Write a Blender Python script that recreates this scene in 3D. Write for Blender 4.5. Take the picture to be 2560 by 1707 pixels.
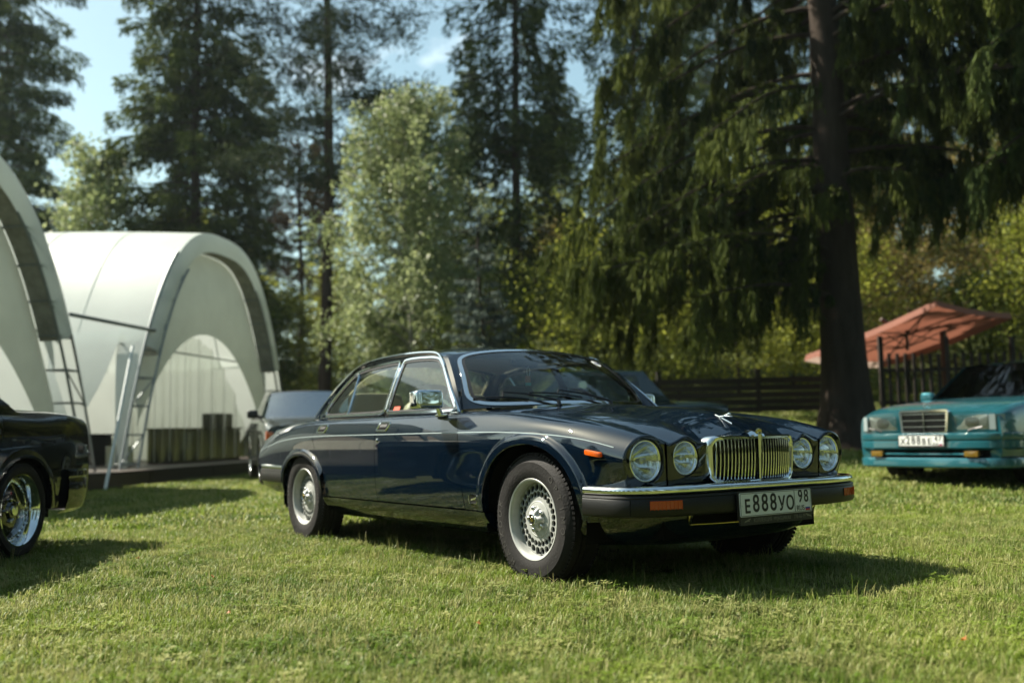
import bpy, bmesh, math, random
import numpy as np
from mathutils import Matrix, Vector
for _o in list(bpy.data.objects): bpy.data.objects.remove(_o)
SC = bpy.context.scene
COL = SC.collection
R = math.radians
# ------------------------------------------------------------------ camera, sky, sun, exposure
CAM_H = 0.762; CLX, CLY = 14.0, 7.0
cam = bpy.data.cameras.new('camera'); camo = bpy.data.objects.new('camera', cam); COL.objects.link(camo)
cam.sensor_width = 36.0; cam.sensor_fit = 'HORIZONTAL'; cam.lens = 2470.7 / 2560 * 36
cam.clip_start = 0.05; cam.clip_end = 1500
camo.matrix_world = Matrix.Translation((0, 0, CAM_H)) @ Matrix.Rotation(R(90 + 5.31), 4, 'X') @ Matrix.Rotation(R(-1.12), 4, 'Z')
cam.dof.use_dof = True; cam.dof.focus_distance = 4.85; cam.dof.aperture_fstop = 1.4; cam.dof.aperture_blades = 9
SC.camera = camo
SUN_EL, SUN_DIR = 47.0, (-0.93, 0.37)          # horizontal direction towards the sun
_h = math.hypot(*SUN_DIR)
sun_vec = Vector((SUN_DIR[0]/_h*math.cos(R(SUN_EL)), SUN_DIR[1]/_h*math.cos(R(SUN_EL)), math.sin(R(SUN_EL))))
W = bpy.data.worlds.new('World'); SC.world = W; W.use_nodes = True
nt = W.node_tree; N = nt.nodes; L = nt.links
bg = N['Background']
sky = N.new('ShaderNodeTexSky'); sky.sky_type = 'NISHITA'; sky.sun_disc = False
sky.sun_elevation = R(SUN_EL); sky.sun_rotation = math.atan2(SUN_DIR[0], SUN_DIR[1])
sky.air_density = 1.0; sky.dust_density = 1.3; sky.ozone_density = 1.2
# thin fair-weather cloud over the whole dome
tc = N.new('ShaderNodeTexCoord'); sep = N.new('ShaderNodeSeparateXYZ'); L.new(tc.outputs['Generated'], sep.inputs[0])
den = N.new('ShaderNodeMath'); den.operation = 'ADD'; den.inputs[1].default_value = 0.18; L.new(sep.outputs['Z'], den.inputs[0])
dvx = N.new('ShaderNodeMath'); dvx.operation = 'DIVIDE'; L.new(sep.outputs['X'], dvx.inputs[0]); L.new(den.outputs[0], dvx.inputs[1])
dvy = N.new('ShaderNodeMath'); dvy.operation = 'DIVIDE'; L.new(sep.outputs['Y'], dvy.inputs[0]); L.new(den.outputs[0], dvy.inputs[1])
cmb = N.new('ShaderNodeCombineXYZ'); L.new(dvx.outputs[0], cmb.inputs[0]); L.new(dvy.outputs[0], cmb.inputs[1])
ns = N.new('ShaderNodeTexNoise'); ns.inputs['Scale'].default_value = 1.1; ns.inputs['Detail'].default_value = 7; ns.inputs['Roughness'].default_value = 0.58; cof = N.new('ShaderNodeVectorMath'); cof.operation = 'ADD'; cof.inputs[1].default_value = (CLX, CLY, 0); L.new(cmb.outputs[0], cof.inputs[0]); L.new(cof.outputs[0], ns.inputs['Vector'])
rp = N.new('ShaderNodeValToRGB'); rp.color_ramp.elements[0].position = 0.62; rp.color_ramp.elements[0].color = (0.0, 0.0, 0.0, 1); rp.color_ramp.elements[1].position = 0.92; rp.color_ramp.elements[1].color = (0.8, 0.8, 0.8, 1)
L.new(ns.outputs['Fac'], rp.inputs[0])
mx = N.new('ShaderNodeMix'); mx.data_type = 'RGBA'; L.new(rp.outputs[0], mx.inputs['Factor']); tn_ = N.new('ShaderNodeMix'); tn_.data_type = 'RGBA'; tn_.blend_type = 'MULTIPLY'; tn_.inputs['Factor'].default_value = 1.0; tn_.inputs['B'].default_value = (0.94, 1.0, 0.78, 1); L.new(sky.outputs[0], tn_.inputs['A']); L.new(tn_.outputs['Result'], mx.inputs['A'])
mx.inputs['B'].default_value = (22.0, 22.4, 22.0, 1)
L.new(mx.outputs['Result'], bg.inputs['Color']); bg.inputs['Strength'].default_value = 0.078
sl = bpy.data.lights.new('sun', 'SUN'); sl.energy = 5.0; sl.angle = R(0.55); sl.color = (1.0, 0.935, 0.80)
so = bpy.data.objects.new('sun', sl); COL.objects.link(so); so.rotation_euler = sun_vec.to_track_quat('Z', 'Y').to_euler(); so.location = (-30, 12, 40)
vs = SC.view_settings; vs.view_transform = 'Standard'; vs.look = 'None'; vs.exposure = 1.52; vs.gamma = 1.0; vs.use_curve_mapping = False
SC.render.engine = 'CYCLES'; SC.cycles.use_denoising = True; SC.cycles.max_bounces = 10; SC.cycles.transparent_max_bounces = 16
SC.cycles.caustics_reflective = False; SC.cycles.caustics_refractive = False
# ------------------------------------------------------------------ helpers
MATS = {}
def mat(name, col, rough=0.5, metal=0.0, coat=0.0, spec=0.5, var=0.0, vscale=8.0, bump=0.0, bscale=40.0, trans=0.0, col2=None, coord='Object', detail=4, sheen=0.0, stretch=None, coat_rough=0.02, rvar=0.0):
    if name in MATS: return MATS[name]
    m = bpy.data.materials.new(name); m.use_nodes = True; MATS[name] = m
    n = m.node_tree.nodes; l = m.node_tree.links; b = n['Principled BSDF']
    c = (*col, 1) if len(col) == 3 else col
    b.inputs['Base Color'].default_value = c; b.inputs['Roughness'].default_value = rough; b.inputs['Metallic'].default_value = metal
    b.inputs['Coat Weight'].default_value = coat; b.inputs['Coat Roughness'].default_value = coat_rough; b.inputs['Specular IOR Level'].default_value = spec
    if sheen: b.inputs['Sheen Weight'].default_value = sheen
    m.diffuse_color = c
    if var or bump or col2 or rvar:
        t = n.new('ShaderNodeTexCoord'); mp = n.new('ShaderNodeMapping'); l.new(t.outputs[coord], mp.inputs[0])
        if stretch: mp.inputs['Scale'].default_value = stretch
    if var or col2:
        k = n.new('ShaderNodeTexNoise'); k.inputs['Scale'].default_value = vscale; k.inputs['Detail'].default_value = detail; k.inputs['Roughness'].default_value = 0.6
        l.new(mp.outputs[0], k.inputs['Vector'])
        r = n.new('ShaderNodeValToRGB'); l.new(k.outputs['Fac'], r.inputs[0])
        r.color_ramp.elements[0].position = 0.32; r.color_ramp.elements[1].position = 0.80
        if col2: a0, a1 = c, (*col2, 1)
        else: a0 = tuple(max(0, x*(1-var)) for x in c[:3]) + (1,); a1 = tuple(x*(1+var) for x in c[:3]) + (1,)
        r.color_ramp.elements[0].color = a0; r.color_ramp.elements[1].color = a1
        l.new(r.outputs[0], b.inputs['Base Color'])
        if rvar:
            q = n.new('ShaderNodeMapRange'); q.inputs['To Min'].default_value = max(0, rough-rvar); q.inputs['To Max'].default_value = rough+rvar
            l.new(k.outputs['Fac'], q.inputs['Value']); l.new(q.outputs[0], b.inputs['Roughness'])
    if bump:
        k2 = n.new('ShaderNodeTexNoise'); k2.inputs['Scale'].default_value = bscale; k2.inputs['Detail'].default_value = 5
        l.new(mp.outputs[0], k2.inputs['Vector'])
        bp = n.new('ShaderNodeBump'); bp.inputs['Strength'].default_value = bump; bp.inputs['Distance'].default_value = 0.01
        l.new(k2.outputs['Fac'], bp.inputs['Height']); l.new(bp.outputs[0], b.inputs['Normal'])
    if trans:
        o = n['Material Output']; tb = n.new('ShaderNodeBsdfTranslucent'); ms = n.new('ShaderNodeMixShader'); ms.inputs[0].default_value = trans
        src = b.inputs['Base Color'].links[0].from_socket if b.inputs['Base Color'].links else None
        if src: l.new(src, tb.inputs[0])
        else: tb.inputs[0].default_value = c
        l.new(b.outputs[0], ms.inputs[1]); l.new(tb.outputs[0], ms.inputs[2]); l.new(ms.outputs[0], o.inputs[0])
    return m
def glass(name, tint=(0.75, 0.85, 0.8), rough=0.0, f0=0.05, alpha=None, bump=0, bscale=60, ribs=None, gcol=(1, 1, 1)):
    if name in MATS: return MATS[name]
    m = bpy.data.materials.new(name); m.use_nodes = True; MATS[name] = m
    n = m.node_tree.nodes; l = m.node_tree.links; n.remove(n['Principled BSDF']); o = n['Material Output']
    tr = n.new('ShaderNodeBsdfTransparent'); tr.inputs[0].default_value = (*tint, 1)
    gl = n.new('ShaderNodeBsdfGlossy'); gl.inputs['Roughness'].default_value = rough; gl.inputs[0].default_value = (*gcol, 1)
    fr = n.new('ShaderNodeLayerWeight'); fr.inputs['Blend'].default_value = 0.5
    pw = n.new('ShaderNodeMath'); pw.operation = 'POWER'; pw.inputs[1].default_value = 4.2; l.new(fr.outputs['Facing'], pw.inputs[0])
    mr = n.new('ShaderNodeMapRange'); mr.inputs['From Min'].default_value = 0; mr.inputs['From Max'].default_value = 1
    mr.inputs['To Min'].default_value = f0; mr.inputs['To Max'].default_value = 1.0; l.new(pw.outputs[0], mr.inputs[0])
    ms = n.new('ShaderNodeMixShader'); l.new(mr.outputs[0], ms.inputs[0]); l.new(tr.outputs[0], ms.inputs[1]); l.new(gl.outputs[0], ms.inputs[2]); l.new(ms.outputs[0], o.inputs[0])
    if ribs:
        t = n.new('ShaderNodeTexCoord'); wv = n.new('ShaderNodeTexWave'); wv.bands_direction = 'Y'; wv.inputs['Scale'].default_value = ribs; l.new(t.outputs['Object'], wv.inputs['Vector'])
        bp = n.new('ShaderNodeBump'); bp.inputs['Strength'].default_value = 0.5; bp.inputs['Distance'].default_value = 0.004
        l.new(wv.outputs['Fac'], bp.inputs['Height']); l.new(bp.outputs[0], gl.inputs['Normal']); l.new(bp.outputs[0], fr.inputs['Normal'])
    m.diffuse_color = (*tint, 0.4)
    return m
class MB:
    """collects shapes into one mesh"""
    def __init__(s): s.v = []; s.f = []; s.n = 0
    def add(s, V, F):
        V = np.asarray(V, float).reshape(-1, 3); b = s.n; s.v.append(V); s.n += len(V)
        for f in F: s.f.append(tuple(i + b for i in f))
        return s
    def grid(s, P, wrap_u=False, wrap_v=False, flip=False):
        P = np.asarray(P, float); m, n = P.shape[:2]; F = []
        for i in range(m if wrap_u else m-1):
            for j in range(n if wrap_v else n-1):
                a, b, c, d = i*n+j, ((i+1) % m)*n+j, ((i+1) % m)*n+(j+1) % n, i*n+(j+1) % n
                F.append((a, d, c, b) if flip else (a, b, c, d))
        return s.add(P.reshape(-1, 3), F)
    def box(s, c, size, rot=None):
        x, y, z = [q/2 for q in size]
        V = np.array([[-x,-y,-z],[x,-y,-z],[x,y,-z],[-x,y,-z],[-x,-y,z],[x,-y,z],[x,y,z],[-x,y,z]])
        if rot is not None: V = V @ np.array(rot).T
        return s.add(V + np.array(c), [(0,3,2,1),(4,5,6,7),(0,1,5,4),(1,2,6,5),(2,3,7,6),(3,0,4,7)])
    def tube(s, pts, r, n=8, cap=True, closed=False, flat=None):
        pts = np.asarray(pts, float); m = len(pts); r = np.broadcast_to(np.asarray(r, float), (m,)) if np.ndim(r) < 2 else r
        if closed: T = np.roll(pts, -1, 0) - np.roll(pts, 1, 0)
        else: T = np.gradient(pts, axis=0)
        T /= np.linalg.norm(T, axis=1)[:, None] + 1e-12
        up = np.array([0, 0, 1.0]) if abs(T[0][2]) < 0.9 else np.array([1.0, 0, 0])
        Nn = np.zeros_like(pts); a = np.cross(T[0], up); a /= np.linalg.norm(a); Nn[0] = a
        for i in range(1, m):
            a = Nn[i-1] - T[i]*np.dot(Nn[i-1], T[i]); Nn[i] = a/(np.linalg.norm(a)+1e-12)
        B = np.cross(T, Nn); ang = np.arange(n)/n*2*math.pi
        P = pts[:, None] + r[:, None, None]*(np.cos(ang)[None, :, None]*Nn[:, None] + np.sin(ang)[None, :, None]*B[:, None])
        s.grid(P, wrap_u=closed, wrap_v=True)
        if cap and not closed:
            b = s.n - m*n; s.f.append(tuple(b+i for i in range(n))); s.f.append(tuple(b+(m-1)*n+i for i in reversed(range(n))))
        return s
    def sweep(s, pts, prof, outd, closed=False):
        """ribbon/profile sweep: prof list of (a,b): a along binormal, b along outward dir (per point)"""
        pts = np.asarray(pts, float); T = (np.roll(pts, -1, 0) - np.roll(pts, 1, 0)) if closed else np.gradient(pts, axis=0)
        T /= np.linalg.norm(T, axis=1)[:, None] + 1e-12
        O = np.asarray(outd, float); O = np.broadcast_to(O, pts.shape).copy(); O -= T*(O*T).sum(1)[:, None]; O /= np.linalg.norm(O, axis=1)[:, None] + 1e-12
        B = np.cross(T, O); pr = np.asarray(prof, float)
        P = pts[:, None] + pr[None, :, 0, None]*B[:, None] + pr[None, :, 1, None]*O[:, None]
        s.grid(P, wrap_u=closed, wrap_v=True)
        if not closed:
            k = len(pr); b = s.n - len(pts)*k; s.f.append(tuple(b+i for i in range(k))); s.f.append(tuple(b+(len(pts)-1)*k+i for i in reversed(range(k))))
        return s
    def lathe(s, prof, c=(0, 0, 0), axis='y', n=40, sgn=1):
        pr = np.asarray(prof, float); a = np.arange(n)/n*2*math.pi; r = pr[:, 0][:, None]; h = np.broadcast_to(pr[:, 1][:, None]*sgn, (len(pr), n))
        C, S = r*np.cos(a), r*np.sin(a)
        if axis == 'y': P = np.stack([C, h, S], -1)
        elif axis == 'x': P = np.stack([h, C, S], -1)
        else: P = np.stack([C, S, h], -1)
        return s.grid(P + np.array(c), wrap_v=True)
    def build(s, name, m, parent=None, smooth=True, angle=40, loc=None, rotz=None):
        me = bpy.data.meshes.new(name); V = np.concatenate(s.v) if s.v else np.zeros((0, 3))
        me.from_pydata(V.tolist(), [], s.f); 
        if smooth:
            me.polygons.foreach_set('use_smooth', [True]*len(me.polygons))
            if angle < 180: me.set_sharp_from_angle(angle=R(angle))
        me.materials.append(m); o = bpy.data.objects.new(name, me); COL.objects.link(o)
        if parent: o.parent = parent
        if loc is not None: o.location = loc
        if rotz is not None: o.rotation_euler.z = rotz
        return o
def fast_mesh(name, V, F, m, parent=None, smooth=False, cols=None):
    """V (n,3), F (k,3|4) numpy"""
    me = bpy.data.meshes.new(name); V = np.asarray(V, np.float32); F = np.asarray(F, np.int32); k, w = F.shape
    me.vertices.add(len(V)); me.vertices.foreach_set('co', V.ravel())
    me.loops.add(k*w); me.loops.foreach_set('vertex_index', F.ravel())
    me.polygons.add(k); me.polygons.foreach_set('loop_start', np.arange(0, k*w, w, dtype=np.int32)); me.polygons.foreach_set('loop_total', np.full(k, w, np.int32))
    if smooth: me.polygons.foreach_set('use_smooth', np.ones(k, bool))
    me.update(calc_edges=True)
    if cols is not None:
        at = me.color_attributes.new('tone', 'FLOAT_COLOR', 'POINT'); at.data.foreach_set('color', np.asarray(cols, np.float32).ravel())
    me.materials.append(m); o = bpy.data.objects.new(name, me); COL.objects.link(o)
    if parent: o.parent = parent
    return o
def thing(name, label, cat, loc=(0, 0, 0), rotz=0.0, group=None):
    o = bpy.data.objects.new(name, None); COL.objects.link(o); o.empty_display_size = 0.2
    o.location = loc; o.rotation_euler.z = rotz
    return tag(o, label, cat, group)
def tag(o, label, cat, group=None):
    o['label'] = label; o['category'] = cat
    if group: o['group'] = group
    return o
def struct(o): o['kind'] = 'structure'; return o
def nspl(xk, Y, xq):
    """natural cubic spline through (xk, Y) at xq; xk increasing"""
    xk = np.asarray(xk, float); Y = np.asarray(Y, float); n = len(xk); h = np.diff(xk)
    A = np.zeros((n, n)); A[0, 0] = A[-1, -1] = 1; Y2 = Y.reshape(n, -1); b = np.zeros_like(Y2)
    for i in range(1, n-1):
        A[i, i-1], A[i, i], A[i, i+1] = h[i-1], 2*(h[i-1]+h[i]), h[i]
        b[i] = 6*((Y2[i+1]-Y2[i])/h[i] - (Y2[i]-Y2[i-1])/h[i-1])
    Mm = np.linalg.solve(A, b); xq = np.asarray(xq, float); k = np.clip(np.searchsorted(xk, xq)-1, 0, n-2)
    t0 = (xk[k+1]-xq); t1 = (xq-xk[k]); hk = h[k]
    sh = (-1,) + (1,)
    t0, t1, hk = t0.reshape(sh), t1.reshape(sh), hk.reshape(sh)
    out = (Mm[k]*t0**3 + Mm[k+1]*t1**3)/(6*hk) + (Y2[k]/hk - Mm[k]*hk/6)*t0 + (Y2[k+1]/hk - Mm[k+1]*hk/6)*t1
    return out.reshape((len(xq),) + Y.shape[1:])
def curve(pts, n, closed=False):
    """smooth dense polyline through points (chord-length natural spline)"""
    p = np.asarray(pts, float)
    if closed: p = np.concatenate([p[-3:], p, p[:4]])
    d = np.concatenate([[0], np.cumsum(np.linalg.norm(np.diff(p, axis=0), axis=1)**0.7)])
    if closed:
        t = np.linspace(d[3], d[-4], n, endpoint=False)
    else: t = np.linspace(0, d[-1], n)
    return nspl(d, p, t)
def sstep(a, b, x): t = np.clip((np.asarray(x, float)-a)/(b-a), 0, 1); return t*t*(3-2*t)
def text_mesh(txt, size, m, name, parent, mw, extrude=0.0005, xs=1.0, bold=0.0):
    cu = bpy.data.curves.new(name, 'FONT'); cu.body = txt; cu.size = size; cu.align_x = 'CENTER'; cu.align_y = 'CENTER'; cu.extrude = extrude; cu.offset = bold
    t = bpy.data.objects.new(name, cu); COL.objects.link(t); bpy.context.view_layer.update()
    me = bpy.data.meshes.new_from_object(t.evaluated_get(bpy.context.evaluated_depsgraph_get())); bpy.data.objects.remove(t); bpy.data.curves.remove(cu)
    me.name = name; me.materials.clear(); me.materials.append(m)
    me.transform(Matrix.Diagonal((xs, 1, 1, 1))); me.transform(mw)
    o = bpy.data.objects.new(name, me); COL.objects.link(o); o.parent = parent
    return o
# ------------------------------------------------------------------ car materials and shared car pieces
def paint_mat(name, col, flake=0.0):
    m = mat(name, col, rough=0.42, coat=1.0, spec=0.02, coat_rough=0.012, var=0.12, vscale=3.0, metal=flake)
    m.node_tree.nodes['Principled BSDF'].inputs['Coat IOR'].default_value = 1.8
    return m
CHROME = mat('chrome', (0.80, 0.82, 0.82), rough=0.06, metal=1.0, rvar=0.03, var=0.04, vscale=14)
SATIN = mat('satin_trim', (0.56, 0.58, 0.58), rough=0.28, metal=1.0)
BLACK = mat('black_plastic', (0.010, 0.010, 0.011), rough=0.42, var=0.3, vscale=20)
VOID = mat('dark_recess', (0.004, 0.004, 0.004), rough=0.9, spec=0.1)
RUBBER = mat('bumper_rubber', (0.006, 0.006, 0.0055), rough=0.44, spec=0.35, var=0.25, vscale=9, bump=0.08, bscale=160)
TYRE = mat('tyre_rubber', (0.010, 0.009, 0.0085), rough=0.74, spec=0.25, var=0.35, vscale=16, bump=0.25, bscale=90)
TYRE_MARK = mat('tyre_lettering', (0.030, 0.028, 0.025), rough=0.6)
ALLOY = mat('alloy', (0.36, 0.37, 0.35), rough=0.46, metal=0.18, var=0.10, vscale=25)
AMBER = mat('amber_lens', (0.85, 0.16, 0.012), rough=0.12, coat=1.0, trans=0.35)
AMBER_DK = mat('amber_lens_deep', (0.42, 0.045, 0.006), rough=0.15, coat=1.0)
RED = mat('red_lens', (0.35, 0.01, 0.01), rough=0.12, coat=1.0)
WGLASS = glass('window_glass', (0.76, 0.84, 0.77), f0=0.06)
SGLASS = glass('sky_window_glass', (0.30, 0.38, 0.40), f0=0.42)
DGLASS = glass('dark_window_glass', (0.16, 0.20, 0.21), f0=0.05)
LENS = glass('lamp_lens', (0.95, 0.97, 0.94), f0=0.035, ribs=70, rough=0.02)
REFL = mat('lamp_reflector', (0.66, 0.68, 0.66), rough=0.10, metal=1.0)
LEATHER = mat('tan_leather', (0.33, 0.27, 0.19), rough=0.5, var=0.12, bump=0.05, bscale=60)
HEADLINE = mat('headlining', (0.10, 0.09, 0.075), rough=0.9)
CARPET = mat('dark_cabin', (0.018, 0.017, 0.016), rough=0.8)
PLATE_W = mat('plate_white', (0.66, 0.67, 0.64), rough=0.35)
PLATE_K = mat('plate_ink', (0.008, 0.008, 0.010), rough=0.4)
ENAMEL_B = mat('flag_blue', (0.01, 0.03, 0.25), rough=0.4); ENAMEL_R = mat('flag_red', (0.5, 0.01, 0.01), rough=0.4)
GOLD = mat('gold_trim', (0.52, 0.42, 0.17), rough=0.22, metal=1.0)
STICK = mat('sticker_white', (0.72, 0.72, 0.68), rough=0.5)

def mirror_pts(P, s): Q = np.array(P, float); Q[..., 1] *= s; return Q
def rrect(w, h, r, n=8, p=None):
    """rounded rectangle outline, CCW, half sizes w,h"""
    pts = []
    for cx, cy, a0 in ((w-r, h-r, 0), (-w+r, h-r, 90), (-w+r, -h+r, 180), (w-r, -h+r, 270)):
        for i in range(n+1):
            a = R(a0 + 90*i/n); pts.append((cx + r*math.cos(a), cy + r*math.sin(a)))
    return np.array(pts)
def squircle(n, e=6.0):
    a = np.arange(n)/n*2*math.pi; c, s = np.cos(a), np.sin(a)
    k = (np.abs(c)**e + np.abs(s)**e)**(-1/e); return np.stack([c*k, s*k], 1)
def fill_rings(mb, outline, mapf, rings=6, flip=False):
    """fan-fill a star-shaped 2D outline, mapped to 3D"""
    o = np.asarray(outline, float); c = o.mean(0); t = np.linspace(0.02, 1, rings)
    P = c + t[:, None, None]*(o[None] - c); mb.grid(mapf(P), wrap_v=True, flip=flip); return mb
def poly_fill(outer, holes, mapf):
    """planar fill with holes through bmesh triangle_fill; returns MB"""
    bm = bmesh.new(); es = []
    for lp in [outer] + list(holes):
        vs_ = [bm.verts.new((p[0], p[1], 0)) for p in lp]
        for i in range(len(vs_)): es.append(bm.edges.new((vs_[i], vs_[(i+1) % len(vs_)])))
    bmesh.ops.triangle_fill(bm, use_beauty=True, edges=es, normal=(0, 0, 1))
    bm.verts.index_update(); V = np.array([v.co[:2] for v in bm.verts]); F = [tuple(v.index for v in f.verts) for f in bm.faces]; bm.free()
    F = [f if np.cross(V[f[1]]-V[f[0]], V[f[2]]-V[f[0]]) > 0 else f[::-1] for f in F]
    mb = MB(); mb.add(mapf(V), F); return mb
def circ(c, r, n=40): a = np.arange(n)/n*2*math.pi; return np.stack([c[0]+r*np.cos(a), c[1]+r*np.sin(a)], 1)

def round_lamp(parent, c, r, bez=0.014, depth=0.075, name='headlight', lens=None, dome=0.02):
    """round sealed-beam lamp facing +x, centre c of the bezel plane"""
    x, y, z = c
    m = MB(); m.lathe([(r+0.003, -0.03), (r+0.003, 0.0), (r-0.001, 0.008), (r-0.006, 0.009), (r-bez, 0.002), (r-bez-0.003, -0.012)], c, 'x', 56)
    h = m.build(name, CHROME, parent, angle=60)
    rr = r - bez - 0.002
    t = np.linspace(1, 0.03, 12); m = MB(); m.lathe([(rr*q, -depth*(1-q*q) - 0.006) for q in t], c, 'x', 40)
    m.build('reflector', REFL, h)
    t = np.linspace(1, 0.0, 10); m = MB(); m.lathe([(max(rr*q, 1e-4), dome*(1-q*q) - 0.003) for q in t], (0, 0, 0), 'x', 40)
    l_ = m.build('lens', lens or LENS, h); l_.location = c
    m = MB(); m.lathe([(0.001, -0.018), (rr*0.16, -0.02), (rr*0.18, -0.032), (rr*0.12, -0.055)], c, 'x', 20)
    m.build('bulb_shield', SATIN, h)
    return h

def tyre(parent, c, sgn, Ro, Rr, w, treads=84, mark=True, txt=None, name='tyre'):
    """tyre around y axis; outer side faces sgn*y; c centre; w section width"""
    h = w/2; Rr0 = Rr - 0.004
    prof = [(Rr0, h*0.80), (Rr0+0.006, h*0.90), (Rr+(Ro-Rr)*0.18, h*0.985), (Rr+(Ro-Rr)*0.40, h*1.02), (Rr+(Ro-Rr)*0.62, h*1.0), (Rr+(Ro-Rr)*0.66, h*1.005), (Rr+(Ro-Rr)*0.69, h*0.985),
            (Rr+(Ro-Rr)*0.84, h*0.90), (Ro-0.010, h*0.80), (Ro-0.003, h*0.70), (Ro, h*0.55)]
    groove = [(Ro, h*0.34), (Ro-0.008, h*0.335), (Ro-0.008, h*0.27), (Ro+0.0005, h*0.265), (Ro+0.0008, h*0.05), (Ro-0.008, h*0.045), (Ro-0.008, -h*0.045), (Ro+0.0008, -h*0.05)]
    full = prof + groove + [(Ro, -h*0.27), (Ro-0.008, -h*0.275), (Ro-0.008, -h*0.34)] + [(a, -b) for a, b in reversed(prof)]
    m = MB(); m.lathe(full, c, 'y', 96, sgn); t = m.build(name, TYRE, parent, angle=35)
    # shoulder tread blocks
    m = MB()
    for i in range(treads):
        a = 2*math.pi*i/treads
        for k, (rad, yy, ww) in enumerate(((Ro-0.0100, h*0.66, 0.030),)):
            for s2 in (1, -1):
                ca, sa = math.cos(a), math.sin(a); rx = np.array([[ca, 0, -sa], [0, 1, 0], [sa, 0, ca]])
                tl = np.array([[math.cos(.5), math.sin(.5)*s2*sgn, 0], [-math.sin(.5)*s2*sgn, math.cos(.5), 0], [0, 0, 1]])
                m.box((c[0]+ca*rad, c[1]+sgn*s2*yy, c[2]+sa*rad), (0.014, ww*1.3, 0.62*2*math.pi*Ro/treads), rot=rx @ tl)
    m.build('tread_block', TYRE, t, smooth=False)['kind'] = 'stuff'
    return t

def wheel_pepper(parent, c, sgn, Ro=0.332, w=0.21):
    """multi-hole alloy wheel"""
    wh = bpy.data.objects.new('wheel', None); COL.objects.link(wh); wh.parent = parent; wh.location = c
    h = w/2; yl = h*0.86                                    # lip plane
    tyre(wh, (0, 0, 0), sgn, Ro, 0.206, w)
    rl = 0.206 + (Ro-0.206)*0.50
    for word, a0, st in (('HANKOOK', 200, -11.5), ('OPTIMO', 20, -11.5)):
        for i, ch in enumerate(word):
            a = R(a0 + st*(i-(len(word)-1)/2)*(1 if sgn < 0 else -1)); ux, uz = math.cos(a), math.sin(a); tx = (-uz, ux) if sgn > 0 else (uz, -ux)
            M4 = Matrix(((tx[0], ux, 0, ux*rl), (0, 0, sgn, sgn*h*1.012), (tx[1], uz, 0, uz*rl), (0, 0, 0, 1))); text_mesh(ch, 0.046, TYRE_MARK, 'sidewall_letter', wh, M4, extrude=0.0012)
    m = MB(); m.lathe([(0.198, yl-0.03), (0.207, yl-0.006), (0.2085, yl+0.002), (0.205, yl+0.006), (0.197, yl+0.003), (0.190, yl-0.006), (0.187, yl-0.016), (0.184, yl-0.056), (0.181, yl-0.064), (0.150, yl-0.066)], (0, 0, 0), 'y', 96, sgn)
    m.build('rim', ALLOY, wh, angle=30)
    holes = [circ((0.1605*math.cos(a), 0.1605*math.sin(a)), 0.0182, 18) for a in np.arange(26)/26*2*math.pi] + \
            [circ((0.1255*math.cos(a), 0.1255*math.sin(a)), 0.0152, 18) for a in (np.arange(26)+0.5)/26*2*math.pi]
    yf = yl-0.044
    def dome(V): r2 = np.hypot(V[:, 0], V[:, 1]); return np.stack([V[:, 0], sgn*(yf + 0.012*(1-(r2/0.180)**2)), V[:, 1]], 1)
    m = poly_fill(circ((0, 0), 0.1825, 96), holes, dome)
    if sgn > 0: m.f = [f[::-1] for f in m.f]
    for hc in holes:
        P = np.stack([dome(hc), dome(hc) - np.array([0, sgn*0.022, 0])]); m.grid(P, wrap_v=True, flip=(sgn < 0))
    m.build('rim_face', ALLOY, wh, angle=40)
    m = MB()
    for hc in holes: q_ = dome(hc) - np.array([0, sgn*0.012, 0]); m.add(q_, [tuple(range(len(q_)))])
    m.build('perforation_back', VOID, wh, smooth=False)['kind'] = 'stuff'
    m = MB(); m.lathe([(0.176, yf-0.035), (0.001, yf-0.035)], (0, 0, 0), 'y', 40, sgn); m.build('brake_disc', VOID, wh)
    m = MB(); m.lathe([(0.093, yf+0.004), (0.092, yf+0.0105), (0.087, yf+0.0125), (0.085, yf+0.0115), (0.070, yf+0.015), (0.001, yf+0.016)], (0, 0, 0), 'y', 64, sgn)
    m.build('hub_plate', ALLOY, wh, angle=30)
    # five-lobed boss with bolt pockets
    a = np.arange(100)/100*2*math.pi; rows = []
    for rr_, hh, k in ((0.066, 0.013, 0.10), (0.060, 0.022, 0.16), (0.050, 0.033, 0.24), (0.041, 0.042, 0.20), (0.033, 0.046, 0.06), (0.001, 0.046, 0.0)):
        q = rr_*.86*(1 + k*np.clip(np.cos(5*a), -0.7, 0.9)); rows.append(np.stack([q*np.cos(a), np.full_like(a, sgn*(yf+hh)), q*np.sin(a)], 1))
    m = MB(); m.grid(np.array(rows), wrap_v=True); m.build('hub_boss', ALLOY, wh, angle=35)
    for i in range(5):
        b = 2*math.pi*(i+0.5)/5; m = MB(); m.lathe([(0.0125, 0.010), (0.0125, 0.030), (0.008, 0.034), (0.001, 0.034)], (0.056*math.cos(b), sgn*yf, 0.056*math.sin(b)), 'y', 12, sgn); m.build('wheel_nut', SATIN, wh)
    m = MB(); m.lathe([(0.029, yf+0.044), (0.029, yf+0.051), (0.026, yf+0.0525), (0.025, yf+0.050)], (0, 0, 0), 'y', 32, sgn); e = m.build('hub_emblem', CHROME, wh)
    m = MB(); m.lathe([(0.0255, yf+0.0498), (0.001, yf+0.0502)], (0, 0, 0), 'y', 32, sgn); m.build('emblem_disc', BLACK, e)
    m = MB(); m.lathe([(0.015, yf+0.051), (0.013, yf+0.053), (0.001, yf+0.054)], (0, 0, 0.001), 'y', 7, sgn); m.build('emblem_mark', GOLD, e)
    # black valve cap
    m = MB(); m.tube([(0.0, sgn*(yf+0.0), -0.172), (0.012, sgn*(yf+0.03), -0.166)], 0.006, 8); m.build('valve', BLACK, wh)
    return wh

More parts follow.
